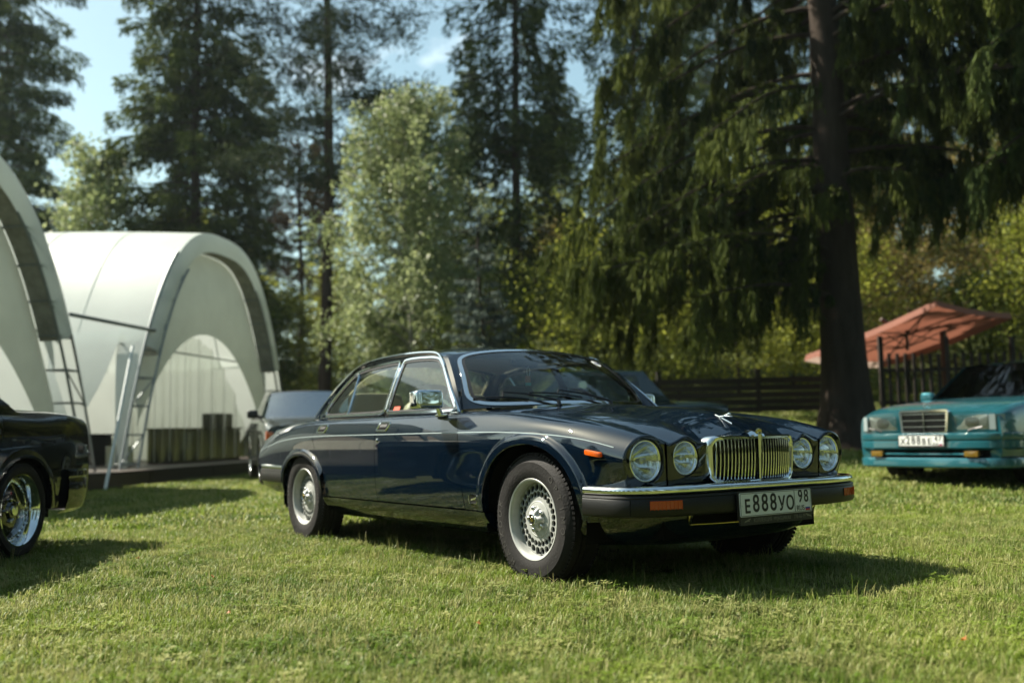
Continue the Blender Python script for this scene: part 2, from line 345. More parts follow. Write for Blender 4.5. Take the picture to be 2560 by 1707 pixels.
def russian_plate(parent, org, yaw, w, hgt, chars, region, tilt=0.0, name='number_plate', frame=True):
    """520x112 plate; org centre; faces +x rotated by yaw"""
    pl = bpy.data.objects.new(name, None); COL.objects.link(pl); pl.parent = parent; pl.location = org; pl.rotation_euler = (0, tilt, yaw)
    Mx = Matrix(((0, 0, 1, 0), (1, 0, 0, 0), (0, 1, 0, 0), (0, 0, 0, 1)))     # text x->y, text y->z, text z->x
    m = MB(); o = rrect(w/2, hgt/2, 0.008, 4)
    def slab(m, outl, x0, x1):
        n = len(outl); P = np.array([[(x0, *q) for q in outl], [(x1, *q) for q in outl]]); m.grid(P, wrap_v=True); b = m.n; m.add(P[1], [tuple(range(n))]); return m
    slab(m, o, -0.004, 0.0); m.build('plate_blank', PLATE_W, pl, smooth=False)
    if frame:
        m = MB(); of = rrect(w/2+0.008, hgt/2+0.012, 0.008, 4) + np.array([0, -0.005]); slab(m, of, -0.014, -0.0035); m.build('plate_holder', BLACK, pl, smooth=False)
    # border + divider
    m = MB(); q = rrect(w/2-0.004, hgt/2-0.004, 0.006, 4); m.sweep([(0.0004, *p) for p in q], [(-.0012, 0), (.0012, 0), (.0012, .0005), (-.0012, .0005)], (1, 0, 0), closed=True)
    xd = w/2 - 0.128; m.box((0.0005, xd, 0), (0.001, 0.0028, hgt-0.008)); m.build('plate_border', PLATE_K, pl, smooth=False)
    xs = np.linspace(-w/2+0.050, xd-0.034, len(chars))
    for ch, yy in zip(chars, xs):
        dg = ch.isdigit(); sz = 0.116 if dg else 0.094
        text_mesh(ch, sz, PLATE_K, 'plate_character', pl, Matrix.Translation((0.0012, yy, 0.0 if dg else -0.010)) @ Mx, xs=0.84 if dg else 0.88, bold=0.0016)
    for k, ch in enumerate(region):
        text_mesh(ch, 0.086, PLATE_K, 'plate_character', pl, Matrix.Translation((0.0012, w/2-0.084+0.044*k, 0.019)) @ Mx, xs=0.80, bold=0.0012)
    text_mesh('RUS', 0.036, PLATE_K, 'plate_character', pl, Matrix.Translation((0.0012, w/2-0.087, -0.036)) @ Mx, xs=0.95, bold=0.0002)
    for k, mm in enumerate((PLATE_W, ENAMEL_B, ENAMEL_R)):
        m = MB(); m.box((0.0006+0.0003*k, w/2-0.033, -0.029-0.008*k), (0.001, 0.034, 0.008)); m.build('flag_band', mm, pl, smooth=False)
    for s in (-1, 1):
        m = MB(); m.lathe([(0.004, 0.0), (0.004, 0.002), (0.001, 0.003)], (0.0005, s*(w/2-0.014), -0.004), 'x', 10); m.build('plate_screw', SATIN, pl)
    return pl
# ------------------------------------------------------------------ the navy saloon
class Body:
    """tensor-spline car body; table rows = control lines from sill to centre line"""
    def __init__(s, xs, Y, Z, uk, arches, flare=0.020, fw=0.065):
        s.xs = np.array(xs, float); s.T = np.stack([np.array(Y, float).T, np.array(Z, float).T], -1)      # (nx, K, 2)
        # mirror two rows past the centre line
        T = s.T; mir = T[:, [-2, -3]] * np.array([-1, 1]); s.T = np.concatenate([T, mir], 1)
        uk = list(uk); uk += [2*uk[-1]-uk[-2], 2*uk[-1]-uk[-3]]; s.uk = np.array(uk); s.arches = arches; s.flare = flare; s.fw = fw
        n = len(uk); h = np.diff(s.uk); A = np.zeros((n, n)); B = np.zeros((n, n)); A[0, 0] = A[-1, -1] = 1
        for i in range(1, n-1):
            A[i, i-1], A[i, i], A[i, i+1] = h[i-1], 2*(h[i-1]+h[i]), h[i]
            B[i, i-1] += 6/h[i-1]; B[i, i] -= 6/h[i-1]+6/h[i]; B[i, i+1] += 6/h[i]
        s.D2 = np.linalg.solve(A, B)
    def yz(s, x, u):
        x = np.asarray(x, float).ravel(); u = np.asarray(u, float).ravel()
        C = nspl(s.xs, s.T, np.clip(x, s.xs[0], s.xs[-1])); Mm = np.einsum('ij,njk->nik', s.D2, C); h = np.diff(s.uk)
        k = np.clip(np.searchsorted(s.uk, u)-1, 0, len(s.uk)-2); i = np.arange(len(x)); hk = h[k][:, None]; t0 = (s.uk[k+1]-u)[:, None]; t1 = (u-s.uk[k])[:, None]
        return (Mm[i, k]*t0**3 + Mm[i, k+1]*t1**3)/(6*hk) + (C[i, k]/hk - Mm[i, k]*hk/6)*t0 + (C[i, k+1]/hk - Mm[i, k+1]*hk/6)*t1
    def __call__(s, x, u):
        x = np.asarray(x, float); u = np.asarray(u, float); x, u = np.broadcast_arrays(x, u); q = s.yz(x, u).reshape(x.shape + (2,)); y, z = q[..., 0].copy(), q[..., 1]
        for (xc, zc, rx, rz, p) in s.arches:
            d = ((np.abs(x-xc)/rx)**p + (np.clip(z-zc, 0, 9)/rz)**p)**(1/p) - 1; d = d*rx
            w = np.where(z < zc+0.9*rz+0.2, 1.0, 0.0)*np.where(u < s.uk[7], 1.0, 0.0)
            f = np.clip(1-np.clip(d, 0, 9)/s.fw, 0, 1); f = np.where(f > 0.35, 1-(1-f)**2*0.35, f/0.35*0.852)
            f = f*f*(3-2*f)
            y = y + s.flare*f*w*sstep(zc-0.12, zc+0.02, z)
        return np.stack([x, y, z], -1)
    def u_of_z(s, x, z, umax):
        x = np.asarray(x, float); z = np.asarray(z, float); x, z = np.broadcast_arrays(x, z); us = np.linspace(0, umax, 90)
        Zs = s.yz(np.repeat(x.ravel(), 90), np.tile(us, x.size)).reshape(-1, 90, 2)[..., 1]
        Zs = np.maximum.accumulate(Zs, 1) + us*1e-6
        out = np.array([np.interp(zz, Zs[i], us) for i, zz in enumerate(z.ravel())]); return out.reshape(x.shape)
    def arch_z(s, k, x):
        xc, zc, rx, rz, p = s.arches[k]; t = np.clip(np.abs(np.asarray(x)-xc)/rx, 0, 1); return zc + rz*(1-t**p)**(1/p)
    def panel(s, cols, utop, nr):
        """cols: list of (xfun(z), zbot); returns grid (ncol, nr, 3)"""
        G = []
        for xf, zb in cols:
            x = np.full(nr, float(xf(np.array([0.6]))[0])); w = np.linspace(0, 1, nr)
            for _ in range(3):
                ub = s.u_of_z(x[:1], np.array([zb]), s.uk[8])[0] if zb is not None else 0.0
                u = ub + (utop-ub)*w; z = s.yz(x, u)[:, 1]; x = xf(z)
            G.append(s(x, u))
        return np.array(G)
def cst(v): return lambda z: np.full(np.shape(z), float(v))
def lerpf(a, b, t): return lambda z: a(z)*(1-t) + b(z)*t
def itp(zs, xs): zs = np.array(zs, float); xs = np.array(xs, float); return lambda z: np.interp(z, zs, xs)
def flange(mb, edge, vec, flip=False):
    """thin return along a border polyline"""
    e = np.asarray(edge, float); mb.grid(np.stack([e, e+np.asarray(vec)]), flip=flip)

def build_jaguar():
    NAVY = paint_mat('navy_paint', (0.0004, 0.0042, 0.0110))
    root = thing('saloon_car', 'glossy dark navy saloon with four round headlights and upright chrome slatted grille', 'car', (0.771, 5.564, 0.0), R(-54.88))
    #        k0   k1   k2   k3   k4   k5   k6   k7   k8   k9  k10  k11  k12  k13
    xs = [-4.02, -3.75, -3.35, -2.95, -2.5, -1.9, -1.3, -0.72, -0.25, 0.15, 0.45, 0.69]
    wm = [0.765, 0.808, 0.848, 0.868, 0.879, 0.884, 0.884, 0.879, 0.873, 0.860, 0.832, 0.778]
    W_ = np.array(wm)
    Y = [W_-.13, W_-.05, W_-.018, W_-.003, W_, W_-.007, W_-.034, W_-.066, W_-.105,
         [.56, .60, .63, .66, .68, .70, .71, .715, .640, .597, .573, .556],
         [.50, .53, .55, .56, .57, .57, .57, .565, .545, .525, .512, .500],
         [.38, .40, .41, .41, .41, .41, .41, .410, .410, .415, .422, .428],
         [.20, .20, .20, .20, .20, .20, .20, .200, .205, .225, .260, .325],
         [0]*12]
    Y = [np.array(q, float) for q in Y]
    # nose: wrap round the outer lamp
    for k, v in ((0, .60), (1, .685), (2, .72), (3, .752), (4, .789), (5, .784), (6, .755), (7, .716), (8, .660)): Y[k][-1] = v
    for k, v in ((5, .824), (6, .790), (7, .750), (8, .694)): Y[k][-2] = v
    for k, v in ((7, .782), (8, .728)): Y[k][-3] = v
    Z = [[.33, .30, .27, .24, .22, .215, .215, .22, .22, .23, .24, .25],
         [.38, .36, .33, .30, .285, .28, .28, .282, .285, .285, .29, .30],
         [.44, .43, .41, .385, .37, .365, .365, .368, .37, .37, .375, .38],
         [.51, .515, .515, .505, .50, .50, .50, .50, .50, .50, .495, .500],
         [.575, .60, .625, .635, .64, .64, .64, .64, .64, .635, .616, .595],
         [.64, .68, .730, .756, .765, .767, .768, .769, .766, .750, .717, .664],
         [.70, .745, .795, .821, .831, .832, .832, .832, .825, .803, .763, .707],
         [.74, .787, .838, .864, .873, .874, .874, .873, .860, .829, .787, .733],
         [.765, .813, .862, .886, .891, .891, .891, .889, .874, .840, .798, .743],
         [.775, .828, .880, .900, .900, .90, .90, .893, .868, .826, .772, .702],
         [.780, .835, .890, .912, .915, .915, .912, .903, .877, .836, .783, .713],
         [.785, .842, .898, .922, .925, .925, .925, .914, .890, .851, .804, .739],
         [.788, .846, .903, .928, .930, .930, .930, .925, .904, .867, .817, .703],
         [.790, .848, .905, .930, .934, .934, .934, .932, .918, .890, .850, .744]]
    uk = [0, .10, .19, .32, .46, .59, .66, .71, .76, .90, .985, 1.11, 1.31, 1.52]
    FA = (0.0, .33, .405, .378, 2.15); RA = (-2.865, .33, .395, .300, 2.2)
    B = Body(xs, Y, Z, uk, [FA, RA]); U8, U9, UC = uk[8], uk[9], uk[13]
    lipk = [.50, .56, .60, .635, .655, .658, .668, .674, .678, .682, .688, .694, .706, .714]
    def xlip(u): return nspl(np.array(uk), np.array(lipk)[:, None], np.clip(np.ravel(u), 0, UC))[:, 0].reshape(np.shape(u))
    g1 = itp([.34, .60, .77, .872, .90], [-.605, -.625, -.652, -.70, -.715])
    g2 = itp([.34, .6, .77, .89], [-1.645, -1.648, -1.651, -1.640])
    g3 = itp([.34, .45, .55, .65, .72, .763, .883, .90], [-2.418, -2.432, -2.475, -2.575, -2.63, -2.654, -2.675, -2.68])
    gp = 0.0025
    for sd in (-1, 1):
        def emit(name, grids, mt, par=None, extra=None, angle=35):
            m = MB()
            for g in grids: m.grid(mirror_pts(g, sd), flip=(sd > 0))
            for e, v in (extra or []): flange(m, mirror_pts(e, sd), (v[0], v[1]*sd, v[2]))
            return m.build(name, mt, par or root, angle=angle)
        # ---- front wing (fender)
        cols = [(lerpf(lambda z: g1(z)+gp, cst(FA[0]-FA[2]), t), .348) for t in np.linspace(0, 1, 14)**0.9]
        th = np.linspace(math.pi, 0, 60)
        cols += [(cst(FA[0]+FA[2]*math.cos(a)), max(.335, float(B.arch_z(0, FA[0]+FA[2]*math.cos(a))))) for a in th[1:]]
        G1 = B.panel(cols, U8, 46)
        # forward of the arch: x interpolated towards the lip
        t = np.linspace(0, 1, 30)[1:]
        ub = B.u_of_z(np.array([FA[2]]), np.array([.335]), U8)[0]; uu = np.linspace(ub, U8, 46)
        XX = FA[2] + (xlip(uu)[None]-FA[2])*t[:, None]; G2 = B(XX, np.broadcast_to(uu, XX.shape))
        G = np.concatenate([G1, G2])
        # top strip from crown to seam: x from cowl to lip
        uu2 = np.linspace(U8, U9-0.004, 12); x0 = G[:, -1, 0]
        tt = (x0 - x0[0])/(x0[-1]-x0[0]); XT = x0[0] + (xlip(uu2)[None]-x0[0])*tt[:, None]; GT = B(XT, np.broadcast_to(uu2, XT.shape))
        GG = np.concatenate([G, GT[:, 1:]], 1)
        arch_edge = GG[13:13+61, 0]; ins = np.array([(p[0], p[1]-.045, p[2]) for p in arch_edge]); mid = arch_edge + (0, .004, -.004)
        wing = emit('front_wing', [GG, np.stack([ins, arch_edge-np.array([0, .004, 0.004]), arch_edge], 1)], NAVY, extra=[(GG[0], (.0, -.02, 0)), (GG[:, -1], (0, 0, -.02))])
        # lip roll and lamp face panel
        jj = np.argmax(B(xlip(uu), uu)[:, 2] > .45)
        ul = np.concatenate([uu[jj:], uu2[1:]]); E = B(xlip(ul), ul); cen = np.array([.664, .622])
        inw = cen - E[:, 1:]; inw /= np.linalg.norm(inw, axis=1)[:, None]
        rows = []
        for ph in np.linspace(0, math.pi/2, 6):
            q = E.copy(); q[:, 0] += .014*math.sin(ph); q[:, 1:] += inw*.015*(1-math.cos(ph)); rows.append(q)
        last = rows[-1]; bnd = np.concatenate([last[:, 1:], [[.557, .48]]]); bx = np.concatenate([last[:, 0], [.69]])
        emit('wing_lip', [np.array(rows).transpose(1, 0, 2)], NAVY, wing)
        lamp_c = (.660, .664, .622)
        def Fw(V, bnd=bnd, bx=bx):
            x = .693 - .11*(V[:, 0]-.55)
            for i, v in enumerate(V):
                d = np.hypot(*(bnd-v).T); k = d.argmin()
                if d[k] < 1e-5: x[i] = bx[k]
            return np.stack([x, sd*V[:, 0], V[:, 1]], 1)
        m = poly_fill(bnd, [circ(cen, .1035, 48)], Fw); m.f = m.f if sd > 0 else [f[::-1] for f in m.f]
        hc = circ(cen, .1035, 48); P0 = Fw(hc); P1 = np.stack([np.full(48, .652), sd*circ(cen, .1025, 48)[:, 0], circ(cen, .1025, 48)[:, 1]], 1)
        m.grid(np.stack([P0, P1]), wrap_v=True, flip=(sd > 0)); m.build('lamp_panel', NAVY, wing, angle=30)
        round_lamp(root, (lamp_c[0], sd*lamp_c[1], lamp_c[2]), .100)
        # ---- doors, quarter, sill
        def door(name, ga, gb, n):
            cols = [(lerpf(lambda z: ga(z)-gp, lambda z: gb(z)+gp, t), .350) for t in np.linspace(0, 1, n)]
            g = B.panel(cols, U8, 44)[::-1]
            return g, emit(name, [g], NAVY, extra=[(g[0], (0, -.02, 0)), (g[-1], (0, -.02, 0)), (g[:, 0], (0, -.02, 0)), (g[:, -1], (0, -.03, .001))])
        gfd, fdoor = door('front_door', g1, g2, 30); grd, rdoor = door('rear_door', g2, g3, 30)
        cols = [(lerpf(cst(-3.98), lambda z: np.full(np.shape(z), RA[0]-RA[2]), t), .335) for t in np.linspace(0, 1, 24)]
        th = np.linspace(math.pi, 0, 50)
        cols += [(cst(RA[0]+RA[2]*math.cos(a)), max(.335, float(B.arch_z(1, RA[0]+RA[2]*math.cos(a))))) for a in th[1:-1]]
        Ga = B.panel(cols, U8, 44)
        # forward strip between arch and the door: clamp columns to the shut line
        gq = []
        for i in range(len(Ga)):
            xc_ = Ga[i, :, 0]; lim = g3(Ga[i, :, 2]) - gp; gq.append(np.minimum(xc_, lim))
        gq = np.array(gq); uq = []
        for i, (xf, zb) in enumerate(cols):
            ub_ = B.u_of_z(np.array([gq[i, 0]]), np.array([zb]), U8)[0]; uq.append(np.linspace(ub_, U8, 44))
        Ga = B(gq, np.array(uq))
        uu3 = np.linspace(U8, uk[10], 12); GT = B(np.broadcast_to(Ga[:, -1, :1], (len(Ga), 12)), np.broadcast_to(uu3, (len(Ga), 12)))
        Ga = np.concatenate([Ga, GT[:, 1:]], 1)
        ae = Ga[23:, 0]; ins = np.array([(p[0], p[1]-.045, p[2]) for p in ae])
        emit('rear_quarter', [Ga, np.stack([ins, ae-np.array([0, .004, .004]), ae], 1)], NAVY)
        # sill
        us = np.linspace(0, 1, 12); xsl = np.linspace(-2.47, -.395, 40); ut = B.u_of_z(xsl, np.full(40, .341), U8)
        Gs = B(np.repeat(xsl[:, None], 12, 1), us[None]*ut[:, None]); emit('sill', [Gs], NAVY, extra=[(Gs[:, -1], (0, -.02, 0)), (Gs[0], (0, -.06, 0)), (Gs[-1], (0, -.06, 0))])
        # black inset copy of the side, shade painted in behind the shut lines
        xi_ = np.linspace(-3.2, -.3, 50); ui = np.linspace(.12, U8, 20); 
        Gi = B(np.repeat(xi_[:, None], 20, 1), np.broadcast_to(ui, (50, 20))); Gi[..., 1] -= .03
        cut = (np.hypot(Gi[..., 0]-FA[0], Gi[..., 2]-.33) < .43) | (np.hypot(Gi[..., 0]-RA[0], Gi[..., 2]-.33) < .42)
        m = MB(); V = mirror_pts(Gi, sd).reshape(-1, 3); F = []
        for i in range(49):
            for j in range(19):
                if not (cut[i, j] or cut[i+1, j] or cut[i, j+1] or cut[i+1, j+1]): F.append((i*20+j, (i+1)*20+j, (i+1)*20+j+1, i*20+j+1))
        m.add(V, F); m.build('gap_shade_skin', VOID, root)
        # wheel housings
        for xc_, rr_ in ((0, .43), (-2.865, .42)):
            a = np.linspace(-.25, math.pi+.25, 24); P = np.array([[(xc_+rr_*math.cos(q), sd*yy, max(.2, .33+rr_*(.93 if xc_ == 0 else .80)*math.sin(q))) for q in a] for yy in (.835, .50)])
            m = MB(); m.grid(P, flip=(sd > 0)); b = MB(); m.add(np.concatenate([P[1], [[xc_, sd*.50, .2]]]), [(i, i+1, 24) for i in range(23)]); m.build('wheel_housing', VOID, root)
        # coachline along the crease
        xc_ = np.linspace(-3.93, .60, 160); uc = np.full(160, uk[5]+.004); Pc = B(xc_, uc); nrm = np.array([0, 1, .25]); nrm /= np.linalg.norm(nrm)
        m = MB(); m.sweep(mirror_pts(Pc+nrm*.0012, sd), [(-.0022, 0), (.0022, 0), (.0022, .0009), (-.0022, .0009)], (0, sd, .25)); m.build('coachline', mat('coachline_paint', (.30, .36, .36), rough=.3, coat=.6), root)
        # door furniture
        for xh, nm, par in ((-1.572, 'door_handle', fdoor), (-2.517, 'door_handle', rdoor)):
            uh = B.u_of_z(np.array([xh]), np.array([.820]), U8)[0]
            def onb(V, xh=xh, uh=uh, off=0.0):
                V = np.asarray(V, float); sh = V.shape[:-1]; q = B(xh + V[..., 0], uh + V[..., 1]); q[..., 1] += off; return mirror_pts(q, sd)
            fr = rrect(.068, .027, .014, 5); fr[:, 0] += fr[:, 1]*.35
            m = MB(); m.sweep(onb(fr, off=.001), [(-.006, 0), (.006, 0), (.004, .006), (-.004, .006)], (0, sd, .4), closed=True); h = m.build(nm, CHROME, par, angle=50)
            m = MB(); fill_rings(m, fr*.97, lambda V: onb(V, off=.002), 5, flip=(sd > 0)); m.build('handle_recess', VOID, h)
            fl = rrect(.048, .010, .006, 4) + np.array([.004, .008]); m = MB(); fill_rings(m, fl, lambda V: onb(V, off=.007), 4, flip=(sd > 0)); m.build('handle_flap', BLACK, h)
        uh = B.u_of_z(np.array([-1.61]), np.array([.735]), U8)[0]; q = B(np.array([-1.61]), np.array([uh]))[0]
        m = MB(); m.lathe([(.013, -.002), (.013, .003), (.009, .005), (.001, .005)], (q[0], sd*q[1], q[2]), 'y', 20, sd); m.build('door_lock', CHROME, fdoor)
        # side repeater
        uh = B.u_of_z(np.array([.49]), np.array([.661]), U8)[0]
        def onr(V): V = np.asarray(V); return mirror_pts(B(.49+V[..., 0], uh+V[..., 1]), sd)
        o = rrect(.050, .0165, .010, 5); P = np.stack([onr(o), onr(o) + (0, sd*.012, 0), onr(o*.86) + (0, sd*.018, 0), onr(o*.03) + (0, sd*.019, 0)])
        m = MB(); m.grid(P, wrap_v=True, flip=(sd > 0)); m.build('side_repeater', AMBER, wing)
        # small plaque low on the wing
        ub_ = B.u_of_z(np.array([-.498]), np.array([.407]), U8)[0]
        def onp(V, off=0.0): V = np.asarray(V, float); q = B(-.498+V[..., 0], ub_+V[..., 1]); q[..., 1] += off; return mirror_pts(q, sd)
        o = rrect(.047, .0235, .008, 4); m = MB(); fill_rings(m, o, lambda V: onp(V, .003), 3, flip=(sd > 0)); pq = m.build('wing_plaque', BLACK, wing)
        m = MB(); m.sweep(onp(o, .002), [(-.003, 0), (.003, 0), (.002, .004), (-.002, .004)], (0, sd, 0), closed=True); m.build('plaque_rim', CHROME, pq, angle=50)
        cat = np.array([(-.030, -.008), (-.022, .002), (-.010, .004), (.004, .008), (.016, .012), (.028, .012), (.024, .006), (.014, .004), (.018, -.004), (.008, -.002), (-.006, -.003), (-.018, -.006)])
        m = MB(); q = onp(cat*np.array([1.15 , 1]), .0045); m.add(q, [tuple(range(len(cat)))]); m.build('plaque_emblem', CHROME, pq, smooth=False)
    # ---- bonnet
    um = np.linspace(U9+.004, UC, 40); t = np.linspace(0, 1, 60); xr = -.60 - .115*(np.clip((UC-um)/(UC-U9), 0, 1))**2
    XH = xr[None] + (xlip(um)-xr)[None]*t[:, None]; H = B(XH, np.broadcast_to(um, XH.shape)); HL = H[:, ::-1].copy(); HL[..., 1] *= -1
    Hf = np.concatenate([H, HL[:, 1:]], 1); m = MB(); m.grid(Hf, flip=False); flange(m, Hf[:, 0], (0, 0, -.02)); flange(m, Hf[:, -1], (0, 0, -.02)); flange(m, Hf[0], (0, 0, -.02)); bonnet = m.build('bonnet', NAVY, root, angle=50)
    E = Hf[-1]; rows = []
    for ph in np.linspace(0, math.pi/2, 6):
        q = E.copy(); q[:, 0] += .014*math.sin(ph); q[:, 2] -= .015*(1-math.cos(ph)); rows.append(q)
    m = MB(); m.grid(np.array(rows)); m.build('bonnet_lip', NAVY, bonnet)
    last = rows[-1]; bnd = np.concatenate([last[::-1, 1:], [[.5475, .48], [-.5475, .48]]])
    bx = np.concatenate([last[::-1, 0], [.69, .69]])
    if np.cross(bnd[1]-bnd[0], bnd[-1]-bnd[0]) > 0: pass
    def Fh(V):
        x = .697 + 0*V[:, 0]
        for i, v in enumerate(V):
            d = np.hypot(*(bnd-v).T); k = d.argmin()
            if d[k] < 1e-5: x[i] = bx[k]
        return np.stack([x, V[:, 0], V[:, 1]], 1)
    m = poly_fill(bnd, [circ((.43, .630), .0865, 40), circ((-.43, .630), .0865, 40)], Fh)
    for s_ in (-1, 1):
        hc = circ((s_*.43, .630), .0865, 40); P0 = Fh(hc); P1 = P0.copy(); P1[:, 0] = .67; m.grid(np.stack([P0, P1]), wrap_v=True)
    m.build('lamp_panel', NAVY, bonnet, angle=30)
    for s_ in (-1, 1): round_lamp(root, (.684, s_*.43, .630), .083, bez=.013, depth=.065)
    # ---- scuttle under the screen
    us_ = np.linspace(uk[8], UC, 30); X0 = -.602 - .118*(np.clip((UC-us_)/(UC-U9), 0, 1.1))**2; X1 = np.full(30, -.95); tt = np.linspace(0, 1, 8)
    XX = X0[None] + (X1-X0)[None]*tt[:, None]; Sg = B(XX, np.broadcast_to(us_, XX.shape)); SL = Sg[:, ::-1].copy(); SL[..., 1] *= -1
    Sg = np.concatenate([Sg, SL[:, 1:]], 1); Sg[..., 2] -= .001; m = MB(); m.grid(Sg, flip=True); m.build('scuttle', NAVY, root)
    # chrome scuttle vent
    vent = bpy.data.objects.new('scuttle_vent', None); COL.objects.link(vent); vent.parent = root
    yv = np.linspace(-.34, .34, 30); xv = -.612 - .02*(yv/.34)**2
    def topz(x, y):
        u_ = np.interp(np.abs(y), [0, .2, .41, .565], [UC, uk[12], uk[11], uk[10]]); return B.yz(np.full_like(y, 0)+x, u_)[:, 1]
    m = MB(); zz = topz(xv, yv); m.sweep(np.stack([xv, yv, zz+.002], 1), [(-.026, 0), (.026, 0), (.024, .006), (-.024, .006)], (0, 0, 1)); m.build('vent_frame', CHROME, vent, angle=30)
    for i in range(24):
        y0 = -.32+.64*i/23; z0 = float(topz(np.array([-.612]), np.array([y0]))[0]); m = MB(); m.box((-.612-.02*(y0/.34)**2, y0, z0+.0085), (.034, .010, .002)); m.build('vent_slot', VOID, vent, smooth=False)
    # ---- boot and tail
    ub_ = np.linspace(uk[10], UC, 24); xb = np.linspace(-2.86, -3.98, 34); T0 = B(np.repeat(xb[:, None], 24, 1), np.broadcast_to(ub_, (34, 24))); TL = T0[:, ::-1].copy(); TL[..., 1] *= -1
    T0 = np.concatenate([T0, TL[:, 1:]], 1); m = MB(); m.grid(T0, flip=True); boot = m.build('boot_lid', NAVY, root)
    ut_ = np.linspace(.12, UC, 60); E = B(np.full(60, -3.98), ut_); out = np.concatenate([E[:, 1:], (E[::-1, 1:]*np.array([-1, 1]))[1:]])
    m = poly_fill(out, [], lambda V: np.stack([-3.98-.06*np.clip(1-(V[:, 0]/.8)**2, 0, 1), V[:, 0], V[:, 1]], 1)); m.f = [f[::-1] for f in m.f]; m.build('tail_panel', NAVY, root)
    for s_ in (-1, 1):
        m = MB(); o = rrect(.11, .07, .02, 4); P = np.stack([np.array([(x_, s_*.60+a, .63+b) for a, b in o*k]) for x_, k in ((-3.97, 1), (-4.035, 1), (-4.05, .9), (-4.052, .02))]); m.grid(P, wrap_v=True, flip=True); m.build('tail_lamp', RED, root)
    return root, B, uk, NAVY, xlip
def jag_glasshouse(root, B, uk, NAVY):
    UC = uk[13]
    def yb(x): return np.interp(-np.asarray(x), [.7, .9, 2.2, 2.6, 2.95, 3.2], [.775, .79, .79, .775, .735, .70])
    def Gy(x, z): dz = np.clip(np.asarray(z)-.89, 0, None); return yb(x) - .36*dz - .25*dz*dz
    def on(V, sd, off=0.0):
        V = np.asarray(V, float); x, z = V[..., 0], V[..., 1]; return np.stack([x, sd*(Gy(x, z)+off), z + off*.35], -1)
    drip = curve([(-2.86, .905), (-2.754, .987), (-2.64, 1.085), (-2.528, 1.172), (-2.42, 1.232), (-2.333, 1.261), (-2.163, 1.285), (-1.902, 1.298), (-1.719, 1.298), (-1.515, 1.293), (-1.354, 1.283), (-1.25, 1.266), (-1.160, 1.222), (-1.042, 1.133), (-.92, 1.034), (-.82, .948), (-.752, .884)], 120)
    f_out = [(-1.662, .897), (-1.665, .97), (-1.680, 1.10), (-1.700, 1.262), (-1.60, 1.268), (-1.493, 1.267), (-1.308, 1.258), (-1.215, 1.243), (-1.125, 1.190), (-.996, 1.085), (-.857, .962), (-.785, .896), (-.95, .893), (-1.3, .895)]
    def dens(p, n=10):
        p = np.array(p + [p[0]]); o = []
        for a, b in zip(p[:-1], p[1:]): o += [a + (b-a)*t for t in np.arange(n)/n]
        return np.array(o)
    def shrink(loop, d):
        lp = np.array(loop); t = np.roll(lp, -1, 0) - np.roll(lp, 1, 0); t /= np.linalg.norm(t, axis=1)[:, None]+1e-9; nrm = np.stack([-t[:, 1], t[:, 0]], 1)
        ar = np.sum(lp[:, 0]*np.roll(lp[:, 1], -1)-np.roll(lp[:, 0], -1)*lp[:, 1]); return lp + nrm*d*(1 if ar > 0 else -1)
    def smooth_loop(lp, k=3):
        lp = np.array(lp)
        for _ in range(k): lp = (np.roll(lp, 1, 0) + 2*lp + np.roll(lp, -1, 0))/4
        return lp
    fl = smooth_loop(dens(f_out, 8), 4)
    r_out = [(-1.690, .897), (-1.700, 1.0), (-1.728, 1.262), (-1.865, 1.262), (-2.122, 1.250), (-2.330, 1.228), (-2.40, 1.200), (-2.513, 1.115), (-2.59, 1.04), (-2.665, .955), (-2.655, .912), (-2.60, .901), (-2.2, .899)]
    rl = smooth_loop(dens(r_out, 8), 4)
    prof = lambda w, h: [(-w/2, 0), (w/2, 0), (w/2*.7, h), (-w/2*.7, h)]
    for sd in (-1, 1):
        o3 = (0, sd, .4)
        m = MB(); m.sweep(on(drip, sd, .012), prof(.013, .012), o3); m.build('drip_rail', CHROME, root, angle=50)
        for lp, dn in ((fl, 'front_door_frame'), (rl, 'rear_door_frame')):
            m = MB(); m.sweep(on(shrink(lp, .006), sd, .003), prof(.020, .009), o3, closed=True); fr = m.build(dn, CHROME, root, angle=50)
            m = MB(); m.sweep(on(shrink(lp, .022), sd, .000), prof(.014, .006), o3, closed=True); m.build('window_seal', BLACK, fr, angle=50)
        dd = drip[8:112]; lo_ = dd.copy(); lo_[:, 1] -= .055; lo_[:, 0] = np.clip(lo_[:, 0], -2.62, -1.0); m = MB(); m.grid(np.stack([on(dd, sd, .012), on(dd*.6+lo_*.4, sd, -.004), on(lo_, sd, -.012)])); m.build('cant_rail', NAVY, root)
        # glass: front, rear main, quarter light
        m = MB(); fill_rings(m, shrink(fl, .024), lambda V: on(V, sd), 6); m.build('front_side_window', WGLASS, root)
        gi = shrink(rl, .024); dx = lambda z: np.interp(z, [.90, 1.055, 1.23], [-2.245, -2.272, -2.338])
        a_ = gi.copy(); a_[:, 0] = np.maximum(a_[:, 0], dx(a_[:, 1])+.004); m = MB(); fill_rings(m, a_, lambda V: on(V, sd), 6); m.build('rear_side_window', WGLASS, root)
        b_ = gi.copy(); b_[:, 0] = np.minimum(b_[:, 0], dx(b_[:, 1])-.004); m = MB(); fill_rings(m, b_, lambda V: on(V, sd), 6); m.build('quarter_light', WGLASS, root)
        zz = np.linspace(.905, 1.222, 12); m = MB(); m.sweep(on(np.stack([dx(zz), zz], 1), sd, .002), prof(.020, .009), o3); m.build('quarter_divider', CHROME, root, angle=50)
